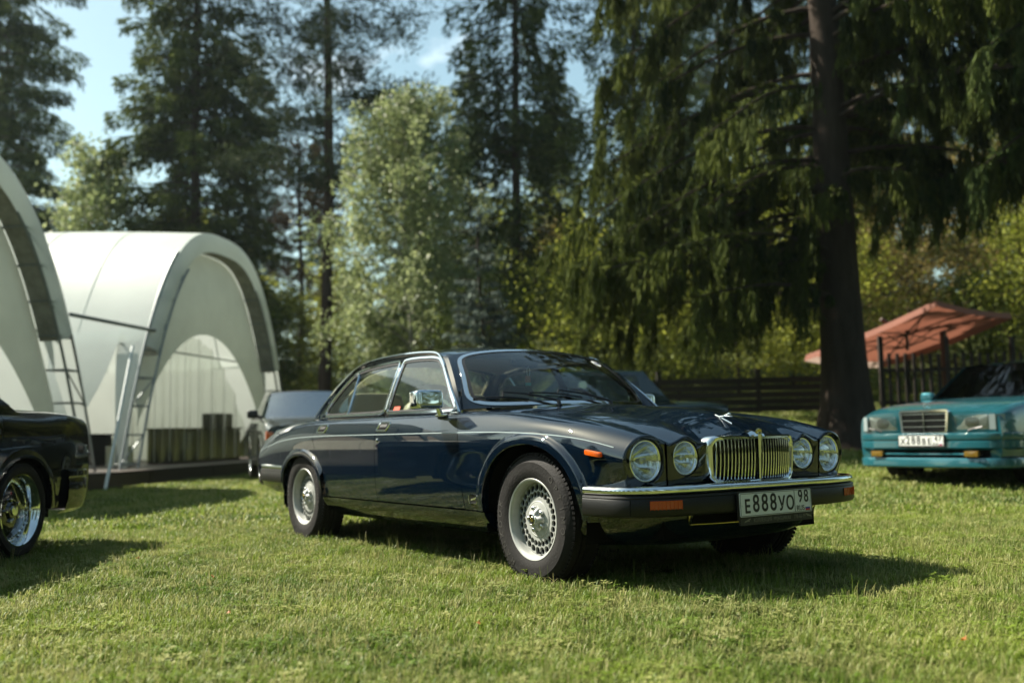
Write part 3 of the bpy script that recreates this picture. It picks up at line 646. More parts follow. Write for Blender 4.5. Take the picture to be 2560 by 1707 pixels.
        # B post filler
        zz = np.linspace(.89, 1.275, 10); m = MB(); P = np.array([on(np.stack([np.interp(zz, [.89, 1.27], [-1.640+q, -1.690+q]), zz], 1), sd, -.004) for q in (-.05, .01)]); m.grid(P); m.build('centre_post', VOID, root)
        # belt strip
        xs_ = np.linspace(-2.60, -.76, 50); bz = B(xs_, np.full(50, uk[8])); m = MB(); m.sweep(mirror_pts(bz + (0, -.004, .003), sd), prof(.016, .007), (0, sd*.5, 1)); m.build('belt_strip', CHROME, root, angle=50)
        # filler between belt and glass
        gl = np.stack([xs_, np.full(50, .905)], 1); m = MB(); m.grid(np.stack([mirror_pts(bz, sd), on(gl, sd, -.002)])); m.build('window_ledge', BLACK, root)
    # ---- windscreen: patch (s across -1..1, t 0 base .. 1 top)
    def ws(V):
        V = np.asarray(V, float); s_, t_ = V[..., 0], (V[..., 1]+1)/2
        w = .735 + (.585-.735)*t_; x = (-.598 - .205*np.abs(s_)**2.2)*(1-t_) + (-1.112 - .045*np.abs(s_)**2.2)*t_; z = (.930 - .022*s_**2)*(1-t_) + (1.306 - .045*s_**2)*t_
        bow = .030*np.sin(math.pi*t_); return np.stack([x+bow*.6, s_*w, z+bow*.8], -1)
    sq = squircle(120, 7.0)*np.array([.955, .93])
    m = MB(); fill_rings(m, sq, ws, 14); scr = m.build('windscreen', WGLASS, root)
    m = MB(); Pw = ws(sq*1.012); dn = ws(sq*1.012+0) ; m.sweep(Pw, [(-.013, -.004), (.013, -.004), (.010, .009), (-.006, .012)], np.cross(np.gradient(Pw, axis=0), Pw - ws(sq*.95)), closed=True); m.build('screen_surround', CHROME, scr, angle=60)
    m = MB(); Pw = ws(sq*.975); m.sweep(Pw, [(-.010, -.002), (.010, -.002), (.008, .004), (-.008, .004)], np.cross(np.gradient(Pw, axis=0), Pw - ws(sq*.9)), closed=True); m.build('screen_seal', BLACK, scr, angle=60)
    edge = np.array([q/np.max(np.abs(q)) for q in squircle(120, 2.0)])*np.array([1.0, 1.0])
    m = MB(); m.grid(np.stack([ws(sq*1.0), ws(sq*.5+edge*.5), ws(edge)]), wrap_v=True); m.build('screen_frame', NAVY, root)
    # A posts
    for sd in (-1, 1):
        tt = np.linspace(0, 1, 24); inner = ws(np.stack([np.full(24, float(sd)), tt*2-1], 1)); i0 = np.argmax(drip[:, 0] > -1.20); dr = drip[i0:][::-1]
        k = np.linspace(0, len(dr)-1, 24); dr = np.stack([np.interp(k, np.arange(len(dr)), dr[:, 0]), np.interp(k, np.arange(len(dr)), dr[:, 1])], 1); outer = on(dr, sd, .008)
        midp = (inner+outer)/2 + np.array([.012, sd*.010, .004]); m = MB(); m.grid(np.stack([inner, midp, outer])); m.build('screen_post', NAVY, root)
    # ---- roof
    xr = np.linspace(0, 1, 40); yy = np.linspace(-1, 1, 41)
    dz_ = lambda x: np.interp(x, drip[20:100, 0], drip[20:100, 1])
    P = np.zeros((40, 41, 3))
    for j, s_ in enumerate(yy):
        x0 = -1.112 - .045*abs(s_)**2.2; x1 = -2.36 - .045*(1-s_*s_); x = x0 + (x1-x0)*xr
        xe = -1.157 + (-2.36+1.157)*xr; zd = dz_(xe) ; zd = np.where(xe > -1.25, 1.262+(zd-1.262)*.6, zd); yd = Gy(xe, zd) + .006
        zc = np.interp(xr, [0, .18, .4, .62, .85, 1], [1.306, 1.335, 1.352, 1.350, 1.328, 1.300])
        P[:, j, 0] = x; P[:, j, 1] = s_*yd; P[:, j, 2] = zd + .002 + (zc-zd)*(1-abs(s_)**2.4)
    P[0, :, :] = ws(np.stack([yy, np.ones(41)], 1))*.6 + P[0]*.4
    for a in (1, 2): P[a] = P[a]
    m = MB(); m.grid(P); m.build('roof', NAVY, root)
    P2 = P.copy(); P2[..., 2] -= .03; P2[..., 1] *= .96; m = MB(); m.grid(P2, flip=True); m.build('headlining', HEADLINE, root)
    # ---- back window and C posts
    def rw(V):
        V = np.asarray(V, float); s_, t_ = V[..., 0], (V[..., 1]+1)/2; w = .66 + (.555-.66)*t_; x = (-2.93 + .10*np.abs(s_)**2.2)*(1-t_) + (-2.405 + .045*np.abs(s_)**2.2)*t_; z = (.925 - .02*s_**2)*(1-t_) + (1.300 - .075*s_**2)*t_
        return np.stack([x-.02*np.sin(math.pi*t_), s_*w, z+.02*np.sin(math.pi*t_)], -1)
    m = MB(); fill_rings(m, sq, rw, 10, flip=True); bw = m.build('back_window', WGLASS, root)
    m = MB(); m.grid(np.stack([rw(sq*1.0), rw(sq*.5+edge*.5), rw(edge)]), wrap_v=True, flip=True); m.build('back_window_frame', NAVY, root)
    m = MB(); Pw = rw(sq*1.01); m.sweep(Pw, prof(.020, .008), -np.cross(np.gradient(Pw, axis=0), Pw - rw(sq*.95)), closed=True); m.build('back_window_trim', CHROME, bw, angle=50)
    for sd in (-1, 1):
        tt = np.linspace(0, 1, 24); inner = rw(np.stack([np.full(24, float(sd)), tt*2-1], 1)); dr = drip[:30]; k = np.linspace(0, 29, 24)
        dr = np.stack([np.interp(k, np.arange(30), dr[:, 0]), np.interp(k, np.arange(30), dr[:, 1])], 1); outer = on(dr, sd, .008); mid = (inner+outer)/2 + np.array([-.012, sd*.012, .004])
        # foot of the post flows into the quarter panel
        m = MB(); m.grid(np.stack([inner, mid, outer])); 
        foot = np.array([[(-2.70, .775, .893), (-2.90, .742, .893), (-2.98, .66, .905)], [(-2.66, .78, .93), (-2.82, .745, .93), (-2.93, .655, .93)]]); m.grid(mirror_pts(foot, sd))
        m.build('rear_post', NAVY, root)
        # panel between window rear edge and drip rail
        lo = np.array([(-2.655, .905), (-2.67, .95), (-2.60, 1.045), (-2.52, 1.12), (-2.40, 1.205), (-2.33, 1.232)]); hi = np.array([(-2.87, .905), (-2.80, .95), (-2.69, 1.045), (-2.59, 1.12), (-2.46, 1.210), (-2.36, 1.250)])
        m = MB(); m.grid(np.stack([on(curve(lo, 16), sd, .001), on(curve(hi, 16), sd, .004)])); m.build('rear_post_panel', NAVY, root)
    # ---- cabin
    cab = bpy.data.objects.new('cabin', None); COL.objects.link(cab); cab.parent = root
    m = MB(); m.box((-1.85, 0, .33), (2.6, 1.5, .06)); m.box((-.80, 0, .62), (.08, 1.46, .5)); m.box((-2.92, 0, .62), (.08, 1.3, .5)); m.build('cabin_floor', CARPET, cab, smooth=False)
    m = MB(); dsh = np.array([[(x, y, z) for (x, z) in ((-.72, .86), (-.86, .900), (-1.00, .895), (-1.05, .86), (-1.05, .70))] for y in (-.70, .70)]); m.grid(dsh); m.build('dashboard', CARPET, cab)
    m = MB(); m.box((-2.72, 0, .885), (.40, 1.28, .02)); m.build('parcel_shelf', CARPET, cab, smooth=False)
    def cushion(c, size, e=4.0, tilt=0.0, n=16):
        a = np.linspace(-math.pi/2, math.pi/2, n); b = np.linspace(-math.pi, math.pi, 2*n, endpoint=False); sg = lambda v, p: np.sign(v)*np.abs(v)**p; ca, sa = sg(np.cos(a), 2/e), sg(np.sin(a), 2/e)
        P = np.stack([ca[:, None]*sg(np.cos(b), 2/e)[None]*size[0]/2, ca[:, None]*sg(np.sin(b), 2/e)[None]*size[1]/2, np.repeat(sa[:, None], 2*n, 1)*size[2]/2], -1); ct, st = math.cos(tilt), math.sin(tilt)
        Q = P.copy(); Q[..., 0] = P[..., 0]*ct - P[..., 2]*st; Q[..., 2] = P[..., 0]*st + P[..., 2]*ct; return Q + np.array(c)
    for s_ in (-1, 1):
        st = bpy.data.objects.new('front_seat', None); COL.objects.link(st); st.parent = root; 
        m = MB(); m.grid(cushion((-1.42, s_*.36, .50), (.52, .52, .20)), wrap_v=True); m.build('seat_cushion', LEATHER, st)
        m = MB(); m.grid(cushion((-1.72, s_*.36, .74), (.15, .50, .56), tilt=.28), wrap_v=True); m.build('seat_backrest', LEATHER, st)
        m = MB(); m.grid(cushion((-1.80, s_*.36, 1.03), (.10, .27, .15), tilt=.2), wrap_v=True); m.build('headrest', LEATHER, st)
    st = bpy.data.objects.new('rear_bench', None); COL.objects.link(st); st.parent = root
    m = MB(); m.grid(cushion((-2.30, 0, .50), (.52, 1.36, .20), 6), wrap_v=True); m.build('seat_cushion', LEATHER, st)
    m = MB(); m.grid(cushion((-2.58, 0, .74), (.16, 1.36, .50), 6, .25), wrap_v=True); m.build('seat_backrest', LEATHER, st)
    for s_ in (-1, 1): m = MB(); m.grid(cushion((-2.60, s_*.38, 1.00), (.10, .44, .16), 5, .15), wrap_v=True); m.build('headrest', LEATHER, st)
    a = np.linspace(0, 2*math.pi, 40, endpoint=False); sw = np.stack([-1.16 + .19*np.sin(a)*.34, .36 + .19*np.cos(a), .86 + .19*np.sin(a)], 1); m = MB(); m.tube(sw, .012, 8, closed=True); m.tube([(-1.16, .18, .86), (-1.15, .54, .86)], .012, 6); m.tube([(-1.16, .36, .86), (-1.02, .36, .80)], .03, 8); m.build('steering_wheel', BLACK, root)
    m = MB(); m.grid(cushion((-1.20, 0, 1.225), (.03, .22, .06), 4), wrap_v=True); m.tube([(-1.17, 0, 1.25), (-1.12, 0, 1.29)], .006, 6); rv = m.build('rear_view_mirror', BLACK, root)
    a = np.linspace(0, 2*math.pi, 24); loopc = np.stack([np.full(24, -1.16), .012*np.sin(a), 1.165 + .032*np.cos(a)], 1); m = MB(); m.tube(loopc, .002, 5); m.build('hanging_cord', SATIN, rv)
    m = MB(); m.box((-1.16, -.004, 1.11), (.02, .030, .055)); m.build('hanging_charm', mat('charm', (.45, .22, .14), rough=.5), rv)
    m = MB(); m.box((-1.158, -.004, 1.083), (.022, .032, .020)); m.build('charm_band', mat('charm_teal', (.20, .42, .40), rough=.5), rv)
    # sun visors
    for s_ in (-1, 1): m = MB(); m.box((-1.24, s_*.30, 1.262), (.16, .40, .014), rot=Matrix.Rotation(R(12), 3, 'Y')); m.build('sun_visor', HEADLINE, cab)
    # stickers
    def wstick(c, rx, ry, off, n=32): a = np.arange(n)/n*2*math.pi; V = np.stack([c[0]+rx*np.cos(a), c[1]+ry*np.sin(a)], 1); P = ws(V); P[:, 0] += off*.7; P[:, 2] += off*.7; return P
    m = MB(); m.add(wstick((.725, .50), .058, .130, .014), [tuple(range(32))]); st = m.build('screen_sticker', STICK, scr, smooth=False)
    navy_ink = mat('sticker_ink', (.02, .05, .16), rough=.5)
    for dx_ in (-.020, .022): m = MB(); m.add(wstick((.725+dx_, .50), .015, .045, .017, 16), [tuple(range(16))]); m.build('sticker_print', navy_ink, st, smooth=False)
    q = np.array([(-1.585, .915), (-1.50, .915), (-1.50, .948), (-1.578, .948)]); m = MB(); m.add(on(q, -1, .003), [(0, 1, 2, 3)]); m.build('window_sticker', mat('sticker_red', (.62, .06, .02), rough=.5), root, smooth=False)
    # wipers
    for piv, mid_, b0, b1 in (((-.26, -.985), (-.70, -.69), (-.93, -.76), (-.50, -.87)), ((.30, -.985), (-.20, -.69), (-.47, -.69), (.02, -.85))):
        m = MB(); o_ = np.array([.012, 0, .016]); px = ws(np.array([piv, (piv[0]*.8+mid_[0]*.2, -.90), (piv[0]*.45+mid_[0]*.55, -.78), mid_])) + o_*1.3; m.tube(curve(px, 12), np.linspace(.009, .0045, 12), 6)
        k = np.linspace(0, 1, 16); bl = ws(np.stack([b0[0]+(b1[0]-b0[0])*k, b0[1]+(b1[1]-b0[1])*k + .04*np.sin(math.pi*k)], 1)) + o_*.6; m.tube(bl, .0055, 6); m.tube([px[-1], bl[8]], .005, 6); e = px[0]; m.tube([e, e+np.array([.015, 0, -.03])], .012, 8); m.build('wiper', BLACK, root)
    # chrome side badges of the mirrors
    for sd in (-1, 1):
        xm = 0 if sd < 0 else -.205; c = np.array([-.885+xm, sd*.935, .966]); m = MB(); m.grid(cushion(c, (.10, .185, .112), 6, 0.06, 18), wrap_v=True); mr = m.build('door_mirror', CHROME, root, angle=180)
        m = MB(); m.box((c[0]-.051, c[1], c[2]), (.004, .165, .094)); m.build('mirror_glass', mat('mirror_face', (.7, .75, .75), rough=.02, metal=1), mr, smooth=False)
        m = MB(); m.tube(curve([(-.885+xm, sd*.865, .925), (-.887+xm, sd*.850, .902), (-.892+xm, sd*.835, .880)], 8), np.linspace(.012, .020, 8), 12); m.build('mirror_stem', CHROME, mr)
        m = MB(); m.grid(cushion((-.905+xm, sd*.822, .876), (.115, .05, .020), 3, 0, 12), wrap_v=True); m.build('mirror_foot', CHROME, mr)

def jag_front(root, B, uk, NAVY):
    UC = uk[13]
    # ---- radiator grille
    gr = bpy.data.objects.new('grille', None); COL.objects.link(gr); gr.parent = root
    def gx(y, z): return .772 - .05*(np.abs(y)/.31)**2.4 + (z-.61)*.05
    def outl(k, n=10):
        o = rrect(.308*1, .118, .045, n)*np.array([1, 1]); o = o*(1 - k/np.array([.308, .118])); z = o[:, 1] + .611; y = o[:, 0]*(1 + (z-.611)*.18)
        z = z + .012*np.clip(1-(y/.3)**2, 0, 1)*np.where(o[:, 1] > 0, 1, -.3); return np.stack([gx(y, z), y, z], 1)
    def dense(P, n=160):
        P = np.concatenate([P, P[:1]]); d = np.concatenate([[0], np.cumsum(np.linalg.norm(np.diff(P, axis=0), axis=1))]); t = np.linspace(0, d[-1], n, endpoint=False); return np.stack([np.interp(t, d, P[:, i]) for i in range(3)], 1)
    o = dense(outl(0)); i_ = dense(outl(.030)); rows = [o + (-.055, 0, 0), o + (-.006, 0, 0), o*.75+i_*.25 + (.006, 0, 0), o*.35+i_*.65 + (.004, 0, 0), i_ + (-.010, 0, 0), i_ + (-.045, 0, 0)]
    m = MB(); m.grid(np.array(rows), wrap_v=True); m.build('grille_surround', CHROME, gr, angle=50)
    m = MB(); bk = dense(outl(.015)) + (-.045, 0, 0); m.add(bk, [tuple(range(len(bk)))]); m.build('radiator_core', VOID, gr, smooth=False)
    zt = lambda y: .611 + .092 + .012*(1-(y/.3)**2); zb_ = lambda y: .611 - .092
    nv = 12
    for s_ in (-1, 1):
        for i in range(nv):
            y0 = s_*(.030 + (i)*.0213); z = np.linspace(zb_(y0), zt(y0), 10); lean = 0*z
            y = y0 + lean; P = np.stack([gx(y, z)-.008 + .006*np.sin((z-z[0])/(z[-1]-z[0])*math.pi), y, z], 1)
            m = MB(); m.sweep(P, [(-.0032, -.022), (.0032, -.022), (.0032, 0), (0, .003), (-.0032, 0)], (1, 0, 0)); m.build('vane', CHROME, gr, angle=40)
    z = np.linspace(.500, .735, 14); w = np.interp(z, [.50, .60, .735], [.005, .007, .015]); P = np.stack([np.stack([gx(0*z, z)+.004 + 0*z, s_*w, z], 1) for s_ in (-1, 1)]); Pc = np.stack([gx(0*z, z)+.010, 0*z, z], 1); Pb = P.copy(); Pb[..., 0] -= .03
    m = MB(); m.grid(np.stack([Pb[0], P[0], Pc, P[1], Pb[1]])); m.build('centre_bar', CHROME, gr, angle=30)
    # crown badge on top of the grille
    zb0 = .736; m = MB(); yy = np.linspace(-.055, .055, 25); hw = .012 + .022*np.exp(-(yy/.035)**2); P = np.array([[(.752-.02 - .05*(abs(y)/.31)**2 + dx, y, zb0 - .10*y*y + dz + .008*math.exp(-(y/.03)**2)*(dz > .004)) for dx, dz in ((-.03, .012), (-.004, .016), (.028, .0), (.034, -.012))] for y in yy])
    m.grid(P); bd = m.build('bonnet_crest', CHROME, root, angle=60)
    m = MB(); m.grid(np.array([[(.762+.010*math.cos(a)*k + .012, .024*k*math.cos(b)*1.0, .758 + .017*k*math.sin(b) - .010) for b in np.linspace(0, 2*math.pi, 24, endpoint=False)] for k, a in ((1.0, 1.57), (.7, .8), (.03, 0))]), wrap_v=True); m.build('crest_medallion', GOLD, bd)
    # leaping mascot
    lz = float(B.yz(np.array([.56]), np.array([UC]))[0, 1])
    ms = bpy.data.objects.new('bonnet_mascot', None); COL.objects.link(ms); ms.parent = root; ms.location = (.545, 0, lz-.008); ms.scale = (.46, .46, .46)
    m = MB(); bp = np.array([(-.070, 0, .040), (-.045, 0, .056), (-.010, 0, .060), (.030, 0, .068), (.060, 0, .080)]); m.tube(curve(bp, 16), np.interp(np.linspace(0, 1, 16), [0, .18, .5, .75, .9, 1], [.010, .017, .013, .017, .013, .009]), 10)
    m.tube(curve([(.056, 0, .080), (.076, 0, .088), (.094, 0, .087), (.106, 0, .081)], 8), [.010, .012, .014, .015, .014, .011, .009, .005], 10)
    for s_ in (-1, 1):
        m.tube(curve([(.040, s_*.010, .066), (.070, s_*.013, .060), (.098, s_*.013, .062), (.122, s_*.012, .056)], 8), np.linspace(.008, .005, 8), 8)
        m.tube(curve([(-.058, s_*.010, .046), (-.082, s_*.013, .034), (-.072, s_*.013, .018), (-.100, s_*.013, .006)], 8), np.linspace(.011, .006, 8), 8)
    m.tube(curve([(-.068, 0, .044), (-.098, 0, .046), (-.125, 0, .040)], 8), np.linspace(.005, .003, 8), 6); m.build('leaping_cat', CHROME, ms, angle=180)
    m = MB(); px = np.linspace(-.12, .12, 14); zz = (B.yz(px*.46+.545, np.full(14, UC))[:, 1] - (lz-.008))/.46; wv = np.interp(px, [-.12, -.05, .12], [.012, .012, .003]); m.grid(np.array([[(x, -w, z+.001), (x, -w*.6, z+.009), (x, 0, z+.011), (x, w*.6, z+.009), (x, w, z+.001)] for x, w, z in zip(px, wv, zz)])); m.build('mascot_base', CHROME, ms)
    # ---- bumpers
    def bumper_plan(front=True):
        h = [(.845, 0), (.842, .2), (.828, .45), (.795, .66), (.745, .77), (.68, .835), (.60, .862), (.44, .872)] if front else [(-4.10, 0), (-4.095, .2), (-4.08, .45), (-4.045, .62), (-3.98, .73), (-3.88, .80), (-3.70, .838), (-3.26, .872)]
        h = np.array(h)*np.array([1, .983]); full = np.concatenate([h[::-1]*np.array([1, -1]), h[1:]]); return curve(full, 110)
    for front in (True, False):
        pl = bumper_plan(front); bz = 0.0 if front else 0.045; bm_ = bpy.data.objects.new('front_bumper' if front else 'rear_bumper', None); COL.objects.link(bm_); bm_.parent = root
        T = np.gradient(pl, axis=0); T /= np.linalg.norm(T, axis=1)[:, None]; On = np.stack([T[:, 1], -T[:, 0]], 1)*(1 if front else -1); O3 = np.concatenate([On, np.zeros((len(pl), 1))], 1)
        def sec(prof): return np.array([[np.append(p + o*a, b+bz) for a, b in prof] for p, o in zip(pl, On)])
        m = MB(); Gc = sec([(-.090, .500), (-.040, .510), (-.008, .508), (.004, .500), (.007, .490), (.004, .478), (-.004, .472), (-.02, .470)]); m.grid(Gc, flip=not front); b = m.n; m.add(Gc[0], [tuple(range(8))]); m.add(Gc[-1], [tuple(range(8))]); m.build('bumper_blade', CHROME, bm_, angle=40)
        m = MB(); Gc = sec([(-.06, .470), (-.004, .470), (.006, .466), (.009, .458), (.006, .4535), (.009, .449), (.010, .385), (.004, .374), (-.010, .370), (-.06, .372)]); m.grid(Gc, flip=not front); m.add(Gc[0], [tuple(range(10))]); m.add(Gc[-1], [tuple(range(10))]); m.build('bumper_rubber', RUBBER, bm_, angle=40)
        k0 = sec([(.0115, .452), (.0115, .384), (.0115, .38)])
        for s_ in (-1, 1):     # joint lines of the corner pieces
            i = np.argmin(np.abs(pl[:, 1]-s_*.80)); m = MB(); m.tube([np.append(pl[i]+On[i]*.0100, z+bz) for z in (.45, .38)], .0025, 6); m.build('bumper_joint', VOID, bm_)
        if front:
            for s_ in (-1, 1):
                idx = np.where((pl[:, 1]*s_ > .575) & (pl[:, 1]*s_ < .745))[0]; Q = np.array([np.append(p+o*.0095, 0) for p, o in zip(pl[idx], On[idx])])
                m = MB(); m.grid(np.array([[q + (0, 0, z) + np.append(o*d, 0) for z, d in ((.404, -.002), (.407, .002), (.443, .002), (.446, -.002))] for q, o in zip(Q, On[idx])])); m.build('indicator', AMBER_DK, bm_, angle=30)
                m = MB()
                for q, o in list(zip(Q, On[idx]))[::1]: m.tube([q + (0, 0, .403) + np.append(o*.0035, 0), q + (0, 0, .445) + np.append(o*.0035, 0)], .0016, 5)
                m.build('indicator_rib', AMBER_DK, bm_)
    # number plate on the front bumper and its holder print
    pl = russian_plate(root, (.868, 0.0, .404), 0.0, .520, .112, 'E888УО', '98', tilt=R(-2))
    Mx = Matrix(((0, 0, 1, 0), (1, 0, 0, 0), (0, 1, 0, 0), (0, 0, 0, 1)))
    m = MB(); m.box((-.008, 0, -.075), (.012, .52, .040)); hold = m.build('plate_holder_strip', BLACK, pl, smooth=False)
    ink = mat('holder_print', (.16, .15, .11), rough=.5)
    for tx, yy, sz in (('КОЛЛЕКЦИЯ', -.105, .026), ('MYJAGUAR.RU', .035, .024), ('778-66-99', .165, .026)): text_mesh(tx, sz, ink, 'holder_lettering', pl, Matrix.Translation((-.0015, yy, -.076)) @ Mx, xs=.8)
    cat = np.array([(-.030, -.010), (-.022, .000), (-.010, .002), (.004, .006), (.016, .010), (.028, .010), (.024, .004), (.014, .002), (.018, -.006), (.008, -.004), (-.006, -.005), (-.018, -.008)])
    for yy, f_ in ((-.212, 1), (.232, -1)):
        m = MB(); q = np.array([(-.0012, yy+a*f_*.8, -.074+b*.9) for a, b in cat]); m.add(q, [tuple(range(len(cat)))]); m.build('holder_emblem', ink, pl, smooth=False)
    # ---- front valance with air intake and gold beading
    yv = np.linspace(-.80, .80, 70); xf = lambda y: .785 - .42*(np.abs(y)/.80)**3.2
    rows = [(0.0, .47), (.004, .42), (.0, .36), (-.02, .31), (-.06, .265), (-.14, .225), (-.24, .205)]
    P = np.array([[(xf(y)+d, y*(1 + (d*.3)), z) for d, z in rows] for y in yv]); m = MB(); m.grid(P); m.build('front_valance', NAVY, root)
    inn = (np.abs(yv) < .44); Q = np.array([[(xf(y)+d+.004, y, z) for d, z in ((.002, .385), (.0, .36), (-.012, .325))] for y in yv[inn]]); m = MB(); m.grid(Q); m.build('air_intake', VOID, root)
    yb_ = np.linspace(-.44, .44, 40); bead = np.concatenate([[(xf(.44)+.008, -.455, .385), (xf(.44)+.006, -.455, .345)], [(xf(y)-.010, y, .318) for y in yb_], [(xf(.44)+.006, .455, .345), (xf(.44)+.008, .455, .385)]]); m = MB(); m.tube(curve(bead, 90), .0032, 6); m.build('intake_beading', GOLD, root)
    # ---- underside, exhaust, wheels
    m = MB(); m.box((-1.7, 0, .24), (3.9, 1.34, .08)); m.box((.25, 0, .30), (.8, 1.1, .10)); m.build('underbody', VOID, root, smooth=False)
    for s_ in (-1, 1): m = MB(); m.tube([(-3.6, s_*.45, .32), (-4.02, s_*.45, .32)], .028, 16); m.build('exhaust_pipe', SATIN, root)
    for x in (0, -2.865):
        for s_ in (-1, 1):
            wheel_pepper(root, (x, s_*(.745 if x == 0 else .752), .326), s_)
# ------------------------------------------------------------------ ground and lawn
rng = np.random.default_rng(7)
def hz(x, y):
    x = np.asarray(x, float); y = np.asarray(y, float); wx = sstep(-5, 1.5, x)
    h = wx*(.36*sstep(8.6, 15.4, y) + .66*sstep(15.0, 18.6, y) + np.clip(y-19.5, 0, 60)*.16) + (1-wx)*np.clip(y-27, 0, 60)*.07
    h = h + sstep(8, 13, x)*sstep(-20, 8, y)*0.0
    return h + .012*np.sin(x*1.7+.4)*np.sin(y*1.3+1.1) + .008*np.sin(x*3.9+y*2.7)
def build_ground():
    gx_ = np.concatenate([np.linspace(-600, -42, 14), np.linspace(-40, 40, 161), np.linspace(42, 600, 14)]); gy_ = np.concatenate([np.linspace(-600, -22, 12), np.linspace(-20, 60, 161), np.linspace(62, 900, 16)])
    X, Y = np.meshgrid(gx_, gy_, indexing='ij'); Z = hz(X, np.minimum(Y, 70)); P = np.stack([X, Y, Z], -1)
    n = len(gy_); i, j = np.meshgrid(np.arange(len(gx_)-1), np.arange(n-1), indexing='ij'); a = (i*n+j).ravel(); F = np.stack([a, a+n, a+n+1, a+1], 1)
    m = mat('lawn_soil', (.038, .048, .014), rough=1.0, spec=.05, col2=(.085, .095, .030), vscale=1.3, detail=8, bump=.6, bscale=45)
    struct(fast_mesh('ground', P.reshape(-1, 3), F, m, smooth=True))
def leaf_mat(name, c1, c2, trans=.4, rough=.55, spec=.25, loc_noise=None):
    """foliage: tone attribute (random per leaf; painted sunlit tips on spruces, paler clump tops on pines) mixes two natural greens"""
    m = bpy.data.materials.new(name); m.use_nodes = True; n = m.node_tree.nodes; l = m.node_tree.links; b = n['Principled BSDF']; o = n['Material Output']
    at = n.new('ShaderNodeAttribute'); at.attribute_name = 'tone'; mx_ = n.new('ShaderNodeMix'); mx_.data_type = 'RGBA'; l.new(at.outputs['Fac'], mx_.inputs['Factor']); mx_.inputs['A'].default_value = (*c1, 1); mx_.inputs['B'].default_value = (*c2, 1)
    l.new(mx_.outputs['Result'], b.inputs['Base Color']); b.inputs['Roughness'].default_value = rough; b.inputs['Specular IOR Level'].default_value = spec
    tb = n.new('ShaderNodeBsdfTranslucent'); l.new(mx_.outputs['Result'], tb.inputs[0]); ms = n.new('ShaderNodeMixShader'); ms.inputs[0].default_value = trans
    l.new(b.outputs[0], ms.inputs[1]); l.new(tb.outputs[0], ms.inputs[2]); l.new(ms.outputs[0], o.inputs[0]); m.diffuse_color = (*c1, 1)
    return m
def grass_mat():
    m = bpy.data.materials.new('grass_blade'); m.use_nodes = True; n = m.node_tree.nodes; l = m.node_tree.links; b = n['Principled BSDF']; o = n['Material Output']
    at = n.new('ShaderNodeAttribute'); at.attribute_name = 'tone'; oi = n.new('ShaderNodeObjectInfo')
    ns_ = n.new('ShaderNodeTexNoise'); ns_.inputs['Scale'].default_value = .9; ns_.inputs['Detail'].default_value = 5; l.new(oi.outputs['Location'], ns_.inputs['Vector'])
    ns2 = n.new('ShaderNodeTexNoise'); ns2.inputs['Scale'].default_value = 4.5; ns2.inputs['Detail'].default_value = 3; l.new(oi.outputs['Location'], ns2.inputs['Vector'])
    r1 = n.new('ShaderNodeValToRGB'); e = r1.color_ramp.elements; e[0].position = .32; e[0].color = (.036, .098, .007, 1); e[1].position = .70; e[1].color = (.180, .250, .024, 1); l.new(ns_.outputs['Fac'], r1.inputs[0])
    ad = n.new('ShaderNodeMath'); ad.operation = 'MULTIPLY_ADD'; ad.inputs[1].default_value = .5; l.new(oi.outputs['Random'], ad.inputs[0]); l.new(ns2.outputs['Fac'], ad.inputs[2])
    r2 = n.new('ShaderNodeValToRGB'); e = r2.color_ramp.elements; e[0].position = .70; e[0].color = (0, 0, 0, 1); e[1].position = .95; e[1].color = (.6, .65, .65, 1); l.new(ad.outputs[0], r2.inputs[0])
    m1 = n.new('ShaderNodeMix'); m1.data_type = 'RGBA'; l.new(r2.outputs[0], m1.inputs['Factor']); l.new(r1.outputs[0], m1.inputs['A']); m1.inputs['B'].default_value = (.38, .36, .15, 1)
    m2 = n.new('ShaderNodeMix'); m2.data_type = 'RGBA'; l.new(at.outputs['Fac'], m2.inputs['Factor']); l.new(m1.outputs['Result'], m2.inputs['A']); m2.inputs['B'].default_value = (.40, .36, .17, 1)
    l.new(m2.outputs['Result'], b.inputs['Base Color']); b.inputs['Roughness'].default_value = .5; b.inputs['Specular IOR Level'].default_value = .22
    tb = n.new('ShaderNodeBsdfTranslucent'); l.new(m2.outputs['Result'], tb.inputs[0]); ms = n.new('ShaderNodeMixShader'); ms.inputs[0].default_value = .42
    l.new(b.outputs[0], ms.inputs[1]); l.new(tb.outputs[0], ms.inputs[2]); l.new(ms.outputs[0], o.inputs[0]); return m
